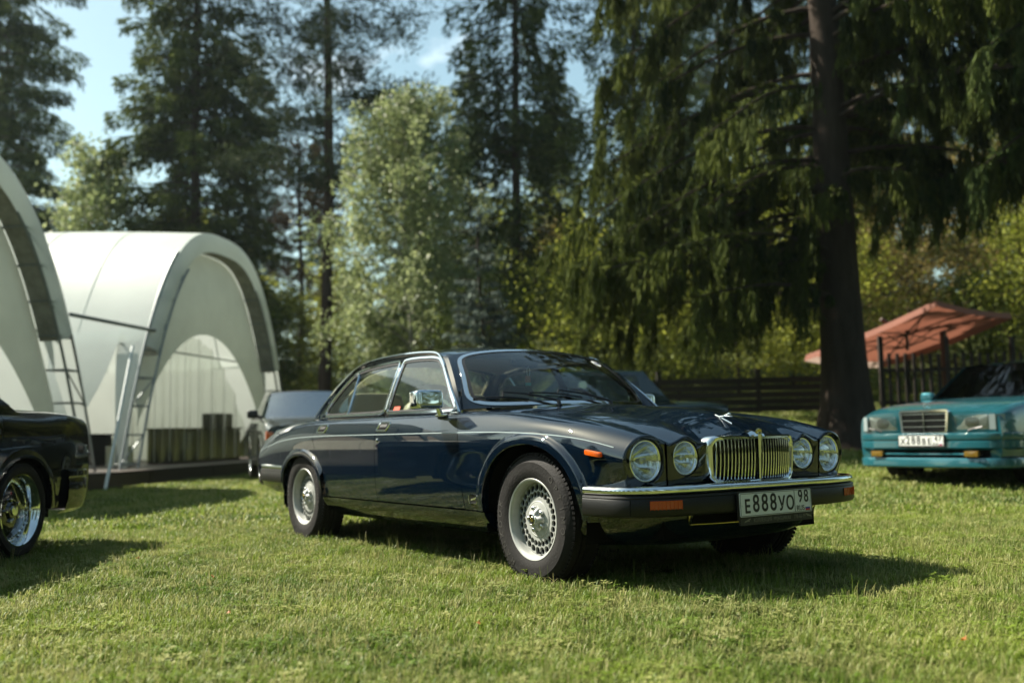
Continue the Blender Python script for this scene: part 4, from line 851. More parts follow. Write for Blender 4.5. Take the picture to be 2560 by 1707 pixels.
def blade_clump(name, m, nb, rad, h0, h1, w, lean, straw, flat=0.0, seed=0):
    g = np.random.default_rng(seed); V = []; F = []; C = []; k = 0
    for i in range(nb):
        a = g.uniform(0, 2*math.pi); r = rad*math.sqrt(g.uniform()); p = np.array([r*math.cos(a), r*math.sin(a), 0.0]); h = g.uniform(h0, h1); yaw = g.uniform(0, 2*math.pi); d = np.array([math.cos(yaw), math.sin(yaw), 0]); sd = np.array([-d[1], d[0], 0]); ln = g.uniform(.15, 1)*lean
        ww = w*g.uniform(.7, 1.3); tone = 1.0*g.uniform(.5, 1) if g.uniform() < straw else g.uniform(0, .12)
        if flat and g.uniform() < flat: h *= .25; ln = 3.2
        q = [p - sd*ww/2, p + sd*ww/2]; c1 = p + np.array([0, 0, h*.5]) + d*h*ln*.22; c2 = p + np.array([0, 0, h*.85]) + d*h*ln*.62; c3 = p + np.array([0, 0, h*(1-.12*ln)]) + d*h*ln*1.05
        q += [c1 - sd*ww*.45, c1 + sd*ww*.45, c2 - sd*ww*.3, c2 + sd*ww*.3, c3]; V += q; F += [(k, k+1, k+3, k+2), (k+2, k+3, k+5, k+4), (k+4, k+5, k+6)]; C += [(tone,)*3+(1,)]*7; k += 7
    me = bpy.data.meshes.new(name); me.from_pydata([tuple(v) for v in V], [], F); at = me.color_attributes.new('tone', 'FLOAT_COLOR', 'POINT'); at.data.foreach_set('color', np.array(C, np.float32).ravel()); me.materials.append(m); me.polygons.foreach_set('use_smooth', [True]*len(F))
    return bpy.data.objects.new(name, me)
def clover_clump(name, m, nb, rad, seed=0):
    g = np.random.default_rng(seed); V = []; F = []; C = []; k = 0
    for i in range(nb):
        a = g.uniform(0, 6.28); r = rad*math.sqrt(g.uniform()); p = np.array([r*math.cos(a), r*math.sin(a), g.uniform(.015, .04)]); t0 = g.uniform(0, 6.28)
        for j in range(3):
            b = t0 + j*2.094; d = np.array([math.cos(b), math.sin(b), .25]); s_ = np.array([-math.sin(b), math.cos(b), 0]); L_ = .011*g.uniform(.8, 1.3); V += [p, p + d*L_*.6 - s_*L_*.45, p + d*L_*1.1, p + d*L_*.6 + s_*L_*.45]; F.append((k, k+1, k+2, k+3)); C += [(g.uniform(0, .1),)*3+(1,)]*4; k += 4
    me = bpy.data.meshes.new(name); me.from_pydata([tuple(v) for v in V], [], F); at = me.color_attributes.new('tone', 'FLOAT_COLOR', 'POINT'); at.data.foreach_set('color', np.array(C, np.float32).ravel()); me.materials.append(m)
    return bpy.data.objects.new(name, me)
def weed_clump(name, m, nb, rad, seed=0):
    g = np.random.default_rng(seed); V = []; F = []; C = []; k = 0
    for i in range(nb):
        a = g.uniform(0, 6.28); p = np.array([.008*math.cos(a), .008*math.sin(a), .004]); d = np.array([math.cos(a), math.sin(a), 0]); s_ = np.array([-d[1], d[0], 0]); L_ = rad*g.uniform(.6, 1.2); w = L_*.16
        q = [p, p + d*L_*.4 + s_*w + (0, 0, L_*.35), p + d*L_*.4 - s_*w + (0, 0, L_*.35), p + d*L_*.8 + s_*w*1.2 + (0, 0, L_*.42), p + d*L_*.8 - s_*w*1.2 + (0, 0, L_*.42), p + d*L_ + (0, 0, L_*.30)]; V += q; F += [(k, k+2, k+1), (k+1, k+2, k+4, k+3), (k+3, k+4, k+5)]; C += [(g.uniform(0, .08),)*3+(1,)]*6; k += 6
    me = bpy.data.meshes.new(name); me.from_pydata([tuple(v) for v in V], [], F); at = me.color_attributes.new('tone', 'FLOAT_COLOR', 'POINT'); at.data.foreach_set('color', np.array(C, np.float32).ravel()); me.materials.append(m)
    return bpy.data.objects.new(name, me)
def scatter(name, pts, rot, sc, coll):
    me = bpy.data.meshes.new(name); me.vertices.add(len(pts)); me.vertices.foreach_set('co', np.asarray(pts, np.float32).ravel())
    a = me.attributes.new('rot', 'FLOAT_VECTOR', 'POINT'); a.data.foreach_set('vector', np.asarray(rot, np.float32).ravel()); a = me.attributes.new('scl', 'FLOAT', 'POINT'); a.data.foreach_set('value', np.asarray(sc, np.float32)); me.update()
    o = bpy.data.objects.new(name, me); COL.objects.link(o); o['kind'] = 'stuff'
    t = bpy.data.node_groups.new(name, 'GeometryNodeTree'); t.interface.new_socket('Geometry', in_out='INPUT', socket_type='NodeSocketGeometry'); t.interface.new_socket('Geometry', in_out='OUTPUT', socket_type='NodeSocketGeometry')
    n = t.nodes; l = t.links; gi = n.new('NodeGroupInput'); go = n.new('NodeGroupOutput'); ip = n.new('GeometryNodeInstanceOnPoints'); ci = n.new('GeometryNodeCollectionInfo'); ci.inputs[0].default_value = coll; ci.inputs['Separate Children'].default_value = True; ci.inputs['Reset Children'].default_value = True
    ra = n.new('GeometryNodeInputNamedAttribute'); ra.data_type = 'FLOAT_VECTOR'; ra.inputs[0].default_value = 'rot'; sa = n.new('GeometryNodeInputNamedAttribute'); sa.data_type = 'FLOAT'; sa.inputs[0].default_value = 'scl'
    l.new(gi.outputs[0], ip.inputs['Points']); l.new(ci.outputs[0], ip.inputs['Instance']); ip.inputs['Pick Instance'].default_value = True; l.new(ra.outputs[0], ip.inputs['Rotation']); l.new(sa.outputs[0], ip.inputs['Scale']); l.new(ip.outputs[0], go.inputs[0])
    md = o.modifiers.new('scatter', 'NODES'); md.node_group = t; return o
def build_grass():
    gm = grass_mat(); coll = bpy.data.collections.new('clumps')
    for i in range(10): coll.objects.link(blade_clump('tuft', gm, 38, .075, .020, .050, .0034, 1.0, .10, seed=i))
    for i in range(2): coll.objects.link(blade_clump('dry_tuft', gm, 30, .09, .020, .042, .0032, 1.5, .45, flat=.5, seed=20+i))
    coll.objects.link(clover_clump('clover', gm, 26, .07, seed=40))
    coll.objects.link(weed_clump('broad_weed', gm, 8, .042, seed=41)); coll.objects.link(blade_clump('stalks', gm, 5, .06, .07, .125, .0024, .45, .7, seed=42))
    coll2 = bpy.data.collections.new('far_clumps')
    for i in range(4): coll2.objects.link(blade_clump('far_tuft', gm, 26, .16, .028, .060, .010, 1.0, .10, flat=.12, seed=60+i))
    def zone(y0, y1, dens, marg, z0=-.004):
        P = []
        A = (y1-y0)*2*(0.54*y1+marg); n = int(A*dens); y = rng.uniform(y0, y1, n); x = rng.uniform(-1, 1, n)*(.54*y1+marg); k = np.abs(x) < .54*y+marg; x, y = x[k], y[k]
        return np.stack([x, y, hz(x, y)+z0], 1)
    a = np.concatenate([zone(2.3, 4.5, 520, .5), zone(4.5, 8.5, 330, .6)]); n = len(a)
    scatter('grass', a, np.stack([rng.normal(0, .10, n), rng.normal(0, .10, n), rng.uniform(0, 6.28, n)], 1), rng.uniform(.65, 1.25, n), coll)
    b = np.concatenate([zone(8.5, 15, 110, 1.0), zone(15, 26, 45, 2.0)]); n = len(b); k = ~((b[:, 0] < -6.2) & (b[:, 1] > 8)); b = b[k]; n = len(b)
    sc_ = rng.uniform(.8, 1.3, n)
    scatter('far_grass', b, np.stack([rng.normal(0, .08, n), rng.normal(0, .08, n), rng.uniform(0, 6.28, n)], 1), sc_, coll2)
# ------------------------------------------------------------------ arched membrane tents
TA = np.array([.157, .988]); TN = np.array([.988, -.157])          # along the arch, outward (front) normal
FABRIC = mat('tent_membrane', (.60, .65, .62), rough=.42, spec=.35, var=.06, vscale=1.2, trans=.42, bump=.35, bscale=1.6)
FABRIC_IN = mat('tent_lining', (.60, .64, .57), rough=.7, spec=.2, var=.06, vscale=2.0, trans=.42)
STEEL = mat('galvanised_steel', (.26, .28, .28), rough=.5, metal=.6, var=.15, vscale=12)
PVC = glass('clear_curtain', (.80, .82, .78), f0=.10, rough=.15)
DECK = mat('deck_board', (.040, .026, .020), rough=.55, var=.35, vscale=3, stretch=(1, 8, 8))
SHEET = mat('rear_wall_sheet', (.66, .63, .56), rough=.6, var=.08, vscale=1.5, trans=.6)
TZ, TP = 5.12, 2.86
def tent(A, Wd, label, seed):
    A = np.array(A); t = thing('arched_tent', label, 'tent', (A[0], A[1], 0), 0)
    def pt(al, d, z): al = np.asarray(al, float); return np.stack(np.broadcast_arrays(al*TA[0] - np.asarray(d)*TN[0], al*TA[1] - np.asarray(d)*TN[1], np.asarray(z, float)), -1)
    def archz(s, k=0.0): return TZ*(1-np.abs(2*s-1)**TP)
    def arch(s, k=0.0):
        """arch curve moved inward by k metres: (along, z)"""
        s = np.asarray(s, float); al, z = Wd*s, archz(s); da = np.gradient(al); dz = np.gradient(z); L_ = np.hypot(da, dz)+1e-9; return al + k*dz/L_, z - k*da/L_
    s = np.linspace(.105, .895, 60)
    # roof skin with a tensioned saddle ridge
    rows = []
    for d in np.linspace(-.02, 8.6, 26):
        f = 1 + .095*math.sin(min(d/8.6, 1)*math.pi); al, z = arch(s); zz = 2.75 + (z-2.75)*f*(1 + .0*d); sag = .10*np.sin((s-.105)/.79*math.pi*3)*math.sin(d/8.6*math.pi)*.5
        rows.append(pt(al + (s-.5)*-.25*math.sin(d/8.6*math.pi), d, zz+sag*.5))
    m = MB(); m.grid(np.array(rows)); m.build('roof_membrane', FABRIC, t)
    for d_ in (1.5, 3.0, 4.5, 6.0, 7.5):
        f = 1 + .095*math.sin(d_/8.6*math.pi); al, z = arch(s); zz = 2.75 + (z-2.75)*f + .05*np.sin((s-.105)/.79*math.pi*3)*math.sin(d_/8.6*math.pi); m = MB(); m.sweep(pt(al + (s-.5)*-.25*math.sin(d_/8.6*math.pi), d_, zz), [(-.014, -.003), (.014, -.003), (.012, .003), (-.012, .003)], (TN[0]*0, 0, 1)); m.build('membrane_seam', FABRIC, t)
    # front rim band, its soffit and the lunette
    a0, z0 = arch(s); a1, z1 = arch(s, .40); am, zm = arch(s, .20)
    m = MB(); m.grid(np.stack([pt(a0, -.02, z0), pt(am, -.10, zm), pt(a1, -.04, z1)])); m.build('rim_band', FABRIC, t)
    s2 = np.linspace(.085, .915, 60); a2, z2 = arch(s2, .55); m = MB(); m.grid(np.stack([pt(a1, -.04, z1), pt(a1, .30, z1)])); m.build('rim_soffit', mat('soffit_dark_fabric', (.30, .29, .25), rough=.8, var=.3, vscale=6), t)  # rim underside coloured darker than the other tent fabric
    sl = np.linspace(.07, .93, 60); au, zu = arch(sl, .40); lo = 3.0*(1-np.abs((au/Wd-.5)/.44)**2.1); lo = np.clip(lo, .30, None); w = np.linspace(0, 1, 8)
    P = np.array([pt(au, .32 - .12*math.sin(q*math.pi), np.maximum(zu, lo+.02)*q + lo*(1-q)) for q in w]); m = MB(); m.grid(P); m.build('lunette_panel', FABRIC_IN, t)
    # clear pleated curtain in the opening
    al = np.linspace(.65, Wd-.65, 150); top = np.clip(3.0*(1-np.abs((al/Wd-.5)/.44)**2.1), .35, None); P = np.array([pt(al, .75 + .045*np.sin(al*11)*(1-.4*q), .32 + (top-.32)*q) for q in np.linspace(0, 1, 6)]); m = MB(); m.grid(P); m.build('clear_curtain', PVC, t)
    # seam lines between the curtain strips
    m = None
    for a_ in np.arange(1.2, Wd-1.0, .62):
        tp = max(.4, 3.0*(1-abs((a_/Wd-.5)/.44)**2.1)); m = MB(); m.tube([pt(a_, .70, .33), pt(a_, .70, tp)], .006, 5); m.build('curtain_seam', mat('curtain_seam', (.62, .60, .54), rough=.6), t)
    # rear wall: translucent sheet with a darker band above
    al = np.linspace(.3, Wd-.3, 40); P = np.array([pt(al, 8.3, .3 + (2.1)*q) for q in np.linspace(0, 1, 4)]); m = MB(); m.grid(P); m.build('rear_wall', SHEET, t)
    zt = np.maximum(archz(np.clip(al/Wd, .02, .98))-.1, 2.4); P = np.array([pt(al, 8.2, 2.4 + (zt-2.4)*q) for q in np.linspace(0, 1, 4)]); m = MB(); m.grid(P); m.build('rear_lunette', mat('rear_lunette_fabric', (.42, .36, .31), rough=.8, trans=.45), t)
    # side walls tapering down from the valley to the ground
    for e in (0, 1):
        d = np.linspace(.5, 8.4, 24); base = Wd*(.02 if e == 0 else .98); up = Wd*(.105 if e == 0 else .895); P = []
        for q in np.linspace(0, 1, 14):
            pinch = .75*math.sin(q*math.pi*.5); P.append(pt(base + (up-base)*q**1.6, d + (1-q)**2*1.1*(np.linspace(1, 0, 24)), .25 + 2.55*q))
        m = MB(); m.grid(np.array(P)); m.build('side_wall', FABRIC, t)
        P = np.array([pt(base + (up-base)*q**1.6 + (.10 if e == 0 else -.10), np.array([.02, .30, .62])*(.25+.75*q), .25 + 2.6*q) for q in np.linspace(0, 1, 14)]); m = MB(); m.grid(P); m.build('leg_sleeve', FABRIC, t)
    # truss legs: three chords and rungs
    for e in (0, 1):
        leg = bpy.data.objects.new('truss_leg', None); COL.objects.link(leg); leg.parent = t
        ss = np.linspace(.0005, .26, 80); ss = ss if e == 0 else 1-ss[::-1]; a_o, z_o = arch(ss, -.02); a_i, z_i = arch(ss, .42)
        ch = [pt(a_o, .02, z_o), pt(a_i, -.06, z_i), pt(a_i, .40, z_i)]
        if e == 1: ch = [c[::-1] for c in ch]
        for c in ch: m = MB(); m.tube(c[::3], .024, 8); m.build('truss_chord', STEEL, leg)
        zz = ch[0][:, 2]
        for k, zr in enumerate(np.arange(.35, 4.2, .52)):
            q = [np.array([np.interp(zr, c[:, 2], c[:, i]) for i in range(3)]) for c in ch]; q2 = [np.array([np.interp(zr+.52, c[:, 2], c[:, i]) for i in range(3)]) for c in ch]
            for u_, v_ in ((0, 1), (1, 2), (2, 0)): m = MB(); m.tube([q[u_], q[v_]], .016, 6); m.build('truss_rung', STEEL, leg)
            if k % 2 == 0: m = MB(); m.tube([q[0], q2[1]], .013, 6); m.build('truss_brace', STEEL, leg)
    # eave bar across the valley
    m = MB(); m.tube([pt(-1.6, -.06, 2.80), pt(Wd*.13, -.06, 2.80)], .035, 8); m.build('eave_bar', STEEL, t)
    m = MB(); m.tube([pt(.7, .45, 2.55), pt(Wd-.7, .45, 2.55)], .018, 6); m.build('curtain_rail', STEEL, t)
    return t, pt
def build_tents():
    A1 = np.array([-7.3, 17.4]) + TN*.42; t1, pt1 = tent(A1, 7.9, 'white arched membrane tent beside the tall dense spruce, dark bar counters inside', 1)
    A2 = A1 - TA*8.55; t2, pt2 = tent(A2, 7.9, 'white arched membrane tent with slim white guy pole at its truss leg', 2)
    # wooden deck under both tents
    dk = thing('timber_deck', 'low dark brown timber deck under the white tents', 'deck', (A1[0], A1[1], 0))
    def pp(al, d, z): return np.array([al*TA[0]-d*TN[0], al*TA[1]-d*TN[1], z])
    def quadbox(a0, a1, d0, d1, z0, z1):
        m = MB(); c = [pp(a, d, z) for z in (z0, z1) for a, d in ((a0, d0), (a1, d0), (a1, d1), (a0, d1))]; m.add(c, [(0, 3, 2, 1), (4, 5, 6, 7), (0, 1, 5, 4), (1, 2, 6, 5), (2, 3, 7, 6), (3, 0, 4, 7)]); return m
    quadbox(-9.6, 9.4, -.55, 9.0, .02, .235).build('deck_core', mat('deck_frame', (.02, .015, .012), rough=.8), dk, smooth=False)
    for i in range(40):
        d0 = -.62 + i*.148
        if d0 > 5.2: break
        quadbox(-9.65, 9.45, d0, d0+.140, .24, .265).build('deck_plank', DECK, dk, smooth=False)
    quadbox(-9.65, 9.45, 5.24, 9.0, .24, .262).build('deck_plank', DECK, dk, smooth=False)
    for i in range(8):
        a0 = -9.65 + i*2.39; quadbox(a0, a0+2.37, -.635, -.605, .03, .225).build('fascia_board', DECK, dk, smooth=False)
    # bar counters inside the right tent
    CB = mat('counter_black', (.010, .010, .011), rough=.4, var=.3, vscale=4); LT = mat('lattice_metal', (.30, .30, .28), rough=.4, metal=.6)
    def counter(a0, a1, d0, d1, h, label, lattice=False):
        c = thing('bar_counter', label, 'counter', (*(A1+TA*(a0+a1)/2-TN*(d0+d1)/2), .263)); off = A1-np.array(c.location[:2])
        def qb(*k):
            m = quadbox(*k); m.v = [v + np.array([off[0], off[1], -.263]) for v in m.v]; return m
        qb(a0, a1, d0, d1, .264, .264+h).build('counter_body', CB, c, smooth=False); qb(a0-.04, a1+.04, d0-.05, d1+.03, .264+h, .30+h).build('counter_top', mat('counter_top', (.03, .03, .03), rough=.25), c, smooth=False)
        n = int((a1-a0)/.8)
        for i in range(n): b0 = a0 + (a1-a0)*i/n + .01; qb(b0, b0+(a1-a0)/n-.02, d0-.02, d0, .34, .20+h).build('front_panel', CB, c, smooth=False)
        if lattice:
            for i in range(5):
                for sg in (-1, 1): z0, z1 = (.55, .92) if sg > 0 else (.92, .55); m = MB(); x0 = a0+.25+i*.09; m.tube([pp(x0, d0-.03, z0)+np.array([off[0], off[1], -.263]), pp(x0+.18, d0-.03, z1)+np.array([off[0], off[1], -.263])], .010, 5); m.build('lattice_bar', LT, c)
        return c
    counter(1.5, 3.4, 2.2, 2.9, .62, 'long black counter deep inside the tent with a low flat top')
    counter(3.7, 5.9, .95, 1.55, .72, 'black counter with a pale diamond lattice panel in the tent opening', True)
    counter(6.0, 7.3, 1.1, 1.7, .74, 'plain black counter next to the lattice fronted one in the tent')
    # loudspeaker-like box standing on the last counter, small white box on floor
    def loosebox(name, label, cat, a, d, z, size, mt):
        p = A1+TA*a-TN*d; o = thing(name, label, cat, (p[0], p[1], z), math.atan2(TA[1], TA[0])); m = MB(); m.box((0, 0, size[2]/2), size); b = m.build('case', mt, o, smooth=False); m = MB(); m.box((0, -size[1]/2-.006, size[2]/2), (size[0]*.86, .012, size[2]*.86)); m.build('front_cover', mt, o, smooth=False); return o
    loosebox('equipment_case', 'dark equipment case standing on the plain black counter', 'case', 6.7, 1.4, .263+.78, (.8, .4, .34), CB)
    loosebox('white_carton', 'small white carton on the deck behind the clear curtain', 'box', 2.2, 1.3, .266, (.42, .35, .40), mat('carton', (.6, .58, .52), rough=.7))
    # guy pole
    p0 = A1 - TA*.62 + TN*.9; g = MB(); q0 = np.array([-6.25, 15.2, .0]); q1 = np.array([-6.40, 16.6, 2.35]); g.tube([q0*0, q1-q0], .026, 8); o = g.build('guy_pole', mat('white_tube', (.62, .66, .64), rough=.4), None, loc=tuple(q0)); tag(o, 'slim white slanting pole propped against the tent truss leg', 'pole')
# ------------------------------------------------------------------ trees
BARK = mat('spruce_bark', (.030, .023, .018), rough=.95, spec=.1, col2=(.060, .045, .036), vscale=7, detail=8, bump=1.0, bscale=22, stretch=(1, 1, .25))
BARK_PINE = mat('pine_bark', (.022, .017, .014), rough=.95, spec=.1, col2=(.050, .032, .022), vscale=5, detail=7, bump=.9, bscale=18, stretch=(1, 1, .3))
BARK_PALE = mat('pale_bark', (.16, .14, .11), rough=.9, col2=(.34, .32, .28), vscale=6, stretch=(1, 1, 3))
L_SPR = leaf_mat('spruce_needles', (.016, .034, .012), (.090, .112, .028), .28, .8, .06)
L_SPR2 = leaf_mat('near_spruce_needles', (.009, .018, .006), (.105, .125, .024), .28, .8, .05)
L_BLUE = leaf_mat('blue_spruce_needles', (.045, .065, .055), (.13, .16, .13), .18, .8, .08)
L_PINE = leaf_mat('pine_needles', (.016, .027, .014), (.052, .064, .028), .22, .8, .06)
L_RED = leaf_mat('brown_pine_needles', (.035, .024, .016), (.075, .055, .030), .2, .8, .05)
L_BIR = leaf_mat('birch_leaves', (.10, .135, .045), (.36, .40, .19), .48, .5, .30)
L_YEL = leaf_mat('fresh_leaves', (.125, .155, .018), (.36, .375, .065), .5, .6, .15)
L_MID = leaf_mat('hedge_leaves', (.050, .080, .012), (.17, .20, .035), .46, .6, .15)
L_OLV = leaf_mat('olive_leaves', (.09, .082, .024), (.25, .19, .06), .46, .6, .15)
def unit(a): return a/(np.linalg.norm(a, axis=-1, keepdims=True)+1e-9)
def leaves(name, pos, dr, ln, wd, tone, m, parent, g, fold=.0):
    """diamond leaf / needle-spray quads"""
    n = len(pos); dr = unit(dr); rv = g.normal(size=(n, 3)); sd = unit(np.cross(dr, rv)); ln = np.broadcast_to(ln, (n,))[:, None]; wd = np.broadcast_to(wd, (n,))[:, None]
    b = pos; t = pos + dr*ln; mid = pos + dr*ln*.45; V = np.stack([b, mid - sd*wd*.5, t, mid + sd*wd*.5], 1).reshape(-1, 3); F = np.arange(n*4).reshape(n, 4)
    C = np.repeat(np.clip(tone, 0, 1), 4); C = np.stack([C, C, C, np.ones_like(C)], 1); o = fast_mesh(name, V, F, m, parent, cols=C); return o
def trunk_mesh(m_, H, r0, r1, lean, g, root_flare=.35, n=14, nz=26, wob=.05):
    z = np.linspace(0, 1, nz)**1.15; a = np.arange(n)/n*2*math.pi; px = lean[0]*z*H + wob*np.sin(z*7+g.uniform(0, 6)); py = lean[1]*z*H + wob*np.cos(z*6+g.uniform(0, 6)); px -= px[0]; py -= py[0]
    r = r0 + (r1-r0)*z**.8; fl = 1 + root_flare*np.exp(-z*H/.35)
    lobes = 1 + (.10*np.sin(a*3+1)+.06*np.sin(a*5+2))[None]*np.exp(-z*H/1.2)[:, None]; P = np.stack([px[:, None] + (r*fl)[:, None]*lobes*np.cos(a), py[:, None] + (r*fl)[:, None]*lobes*np.sin(a), np.repeat((z*H)[:, None]-.15*(z[:, None] == 0), n, 1)], -1); m_.grid(P, wrap_v=True); return lambda zz: (np.interp(zz, z*H, px), np.interp(zz, z*H, py))
def limbs(mb, paths, r0, r1, n=5):
    for p in paths: mb.tube(p, np.linspace(r0, r1, len(p)), n, cap=False)
def spruce(label, x, y, H, base, Rm, seed, nbr=120, per=60, ln=.30, wd=.085, droop=.55, hang=.45, r0=.22, m=None, lean=(0, 0), power=.75, group=None, zmax=None, tone0=0.0, sun=True, name='spruce_tree', up=0.10, azim=None):
    g = np.random.default_rng(seed); z0 = float(hz(x, y)); t = thing(name, label, 'tree', (x, y, z0), 0, group); tb = MB(); ctr = trunk_mesh(tb, H, r0, .02, lean, g); tb.build('trunk', BARK, t)
    m = m or L_SPR; zz = base + (H-base)*np.sort(g.uniform(0, 1, nbr))**1.12; pos, dr, tn, ls = [], [], [], []; paths = []
    for i, zb in enumerate(zz):
        f = (zb-base)/(H-base); L_ = Rm*((1-f)**power)*g.uniform(.62, 1.08)*(1 if f > .06 else .8) + .15; a = i*2.39996 + g.uniform(-.5, .5)
        if azim is not None: a = azim(a, f, g); 
        cx, cy = ctr(zb); q = np.linspace(0, 1, 7); dp = droop*(1-.55*f)*g.uniform(.75, 1.2); rr = L_*q; zz_ = zb + up*L_*q - dp*L_*q**1.6*.9 + .14*L_*np.clip(q-.75, 0, 1)*2*dp; ca, sa = math.cos(a), math.sin(a)
        P = np.stack([cx + rr*ca, cy + rr*sa, zz_], 1); paths.append(P); k = max(6, int(per*(.35+.65*L_/Rm))); s_ = g.uniform(.10, 1, k)**.75; base_p = np.stack([np.interp(s_, q, P[:, c]) for c in range(3)], 1)
        side = np.array([-sa, ca, 0]); fan = (1-s_*.75)*L_*.30; off = g.uniform(-1, 1, k)*fan; h = g.uniform(0, 1, k)**1.3*hang*(.5+.5*L_/Rm)
        pp_ = base_p + side*off[:, None] + np.array([0, 0, -1])*(h + np.abs(off)*.28)[:, None]; d = np.stack([ca*.5 + g.normal(0, .35, k) + side[0]*np.sign(off)*.35, sa*.5 + g.normal(0, .35, k) + side[1]*np.sign(off)*.35, -.25 - 1.1*h/max(hang, .01) + g.normal(0, .2, k)], 1)
        pos.append(pp_); dr.append(d); tn.append(np.clip(g.uniform(0, .5, k) + .45*(s_ > .6)*(h < hang*.45) + tone0, 0, 1)); ls.append(ln*g.uniform(.65, 1.25, k))  # outer sprays toned lighter: sunlit tips painted into the colour
    lm = MB(); limbs(lm, paths, .035*r0/.22, .006, 4); lm.build('branches', BARK, t)['kind'] = 'stuff'
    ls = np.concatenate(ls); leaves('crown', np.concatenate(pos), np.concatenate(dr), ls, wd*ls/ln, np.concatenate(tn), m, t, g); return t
def weeping_spruce(label, x, y, H, seed, br, r0=.36, lean=(-.02, 0), m=None, strand=.85, per_m=60, ln=.15, wd=.036, name='spruce_tree', group=None):
    """big old spruce with hanging comb-like twigs; br: list of (z, azimuth deg, length, drop)"""
    g = np.random.default_rng(seed); z0 = float(hz(x, y)); t = thing(name, label, 'tree', (x, y, z0), 0, group); tb = MB(); ctr = trunk_mesh(tb, H, r0, .04, lean, g, .55, 22, 40, .06); tb.build('trunk', BARK, t)
    pos, dr, tn, ls, ws_ = [], [], [], [], []; paths = []; twigs = []
    for zb, az, L_, drop in br:
        a = R(az); ca, sa = math.cos(a), math.sin(a); cx, cy = ctr(zb); q = np.linspace(0, 1, 10); zz_ = zb + .12*L_*np.sin(q*2.0) - drop*q**1.5 + .10*drop*np.clip(q-.8, 0, 1)*3; bend = g.normal(0, .12)*L_*q**2
        P = np.stack([cx + L_*q*ca - bend*sa, cy + L_*q*sa + bend*ca, zz_], 1); paths.append(P); n = int(L_*per_m); s_ = np.sort(g.uniform(.12, 1, n)); bp = np.stack([np.interp(s_, q, P[:, c]) for c in range(3)], 1); side = np.array([-sa, ca, 0])
        nb = max(4, int(L_*3.0)); sb = np.sort(g.uniform(.15, 1, nb)); sb[-1] = .99; lb = g.choice([-1, 1], nb)*g.uniform(.25, 1.0, nb)*(.10 + .24*L_*np.sin(np.clip(sb, 0, .97)*math.pi*.85)); ki = g.integers(0, nb, n); w_ = g.uniform(.1, 1, n); s_ = np.clip(sb[ki] + .10*w_*np.abs(lb[ki]), 0, 1); bp = np.stack([np.interp(s_, q, P[:, c]) for c in range(3)], 1)
        lat = lb[ki]*w_ + g.normal(0, .025, n); sp = bp + side*lat[:, None] + np.array([ca*.25, sa*.25, -.16])*np.abs(lat)[:, None]; kl = g.uniform(.35, 1.2, nb); SL = strand*kl[ki]*g.uniform(.55, 1.05, n)*(.45 + .65*np.sin(np.clip(s_, .05, 1)*math.pi*.8))*(.35 + .65*sstep(.12, .5, s_)); kt = g.uniform(-.12, .22, nb)[ki]
        for i in range(n):
            L2 = SL[i]; k = max(5, int(L2/.036)); u_ = np.linspace(0, 1, k); sway = g.normal(0, .10, 2); dirh = np.array([ca, sa])*.25 + g.normal(0, .12, 2)
            c = sp[i] + np.stack([(dirh[0])*u_*L2*.5 + sway[0]*u_**2*L2, (dirh[1])*u_*L2*.5 + sway[1]*u_**2*L2, -u_*L2], 1); pos.append(c); nn = g.normal(0, .22, (k, 3)); nn[:, 2] = -1.0 + g.normal(0, .15, k); dr.append(nn); tip = (u_ > .72)
            tn.append(np.clip(g.uniform(0, .26, k) + .26*tip*g.uniform(.3, 1, k) + .26*(s_[i] > .72) + kt[i]*.8, 0, 1)); ls.append(ln*g.uniform(.7, 1.3, k)*(1.15 - .45*u_));  # strand tips and branch ends toned up, sunlight put into the tone
    for P in paths:
        k = int(np.linalg.norm(P[-1]-P[0])*60); s_ = g.uniform(.15, 1, k); c = np.stack([np.interp(s_, np.linspace(0, 1, 10), P[:, j]) for j in range(3)], 1) + g.normal(0, .03, (k, 3)); d_ = P[-1]-P[0]; pos.append(c); dr.append(unit(d_)*.8 + g.normal(0, .55, (k, 3)) + np.array([0, 0, .1])); tn.append(g.uniform(0, .7, k)); ls.append(g.uniform(.08, .20, k))
    lm = MB(); limbs(lm, paths, .045, .008, 6); lm.build('branches', BARK, t)['kind'] = 'stuff'; ls = np.concatenate(ls); leaves('crown', np.concatenate(pos), np.concatenate(dr), ls, ls*wd/ln, np.concatenate(tn), m or L_SPR2, t, g); return t
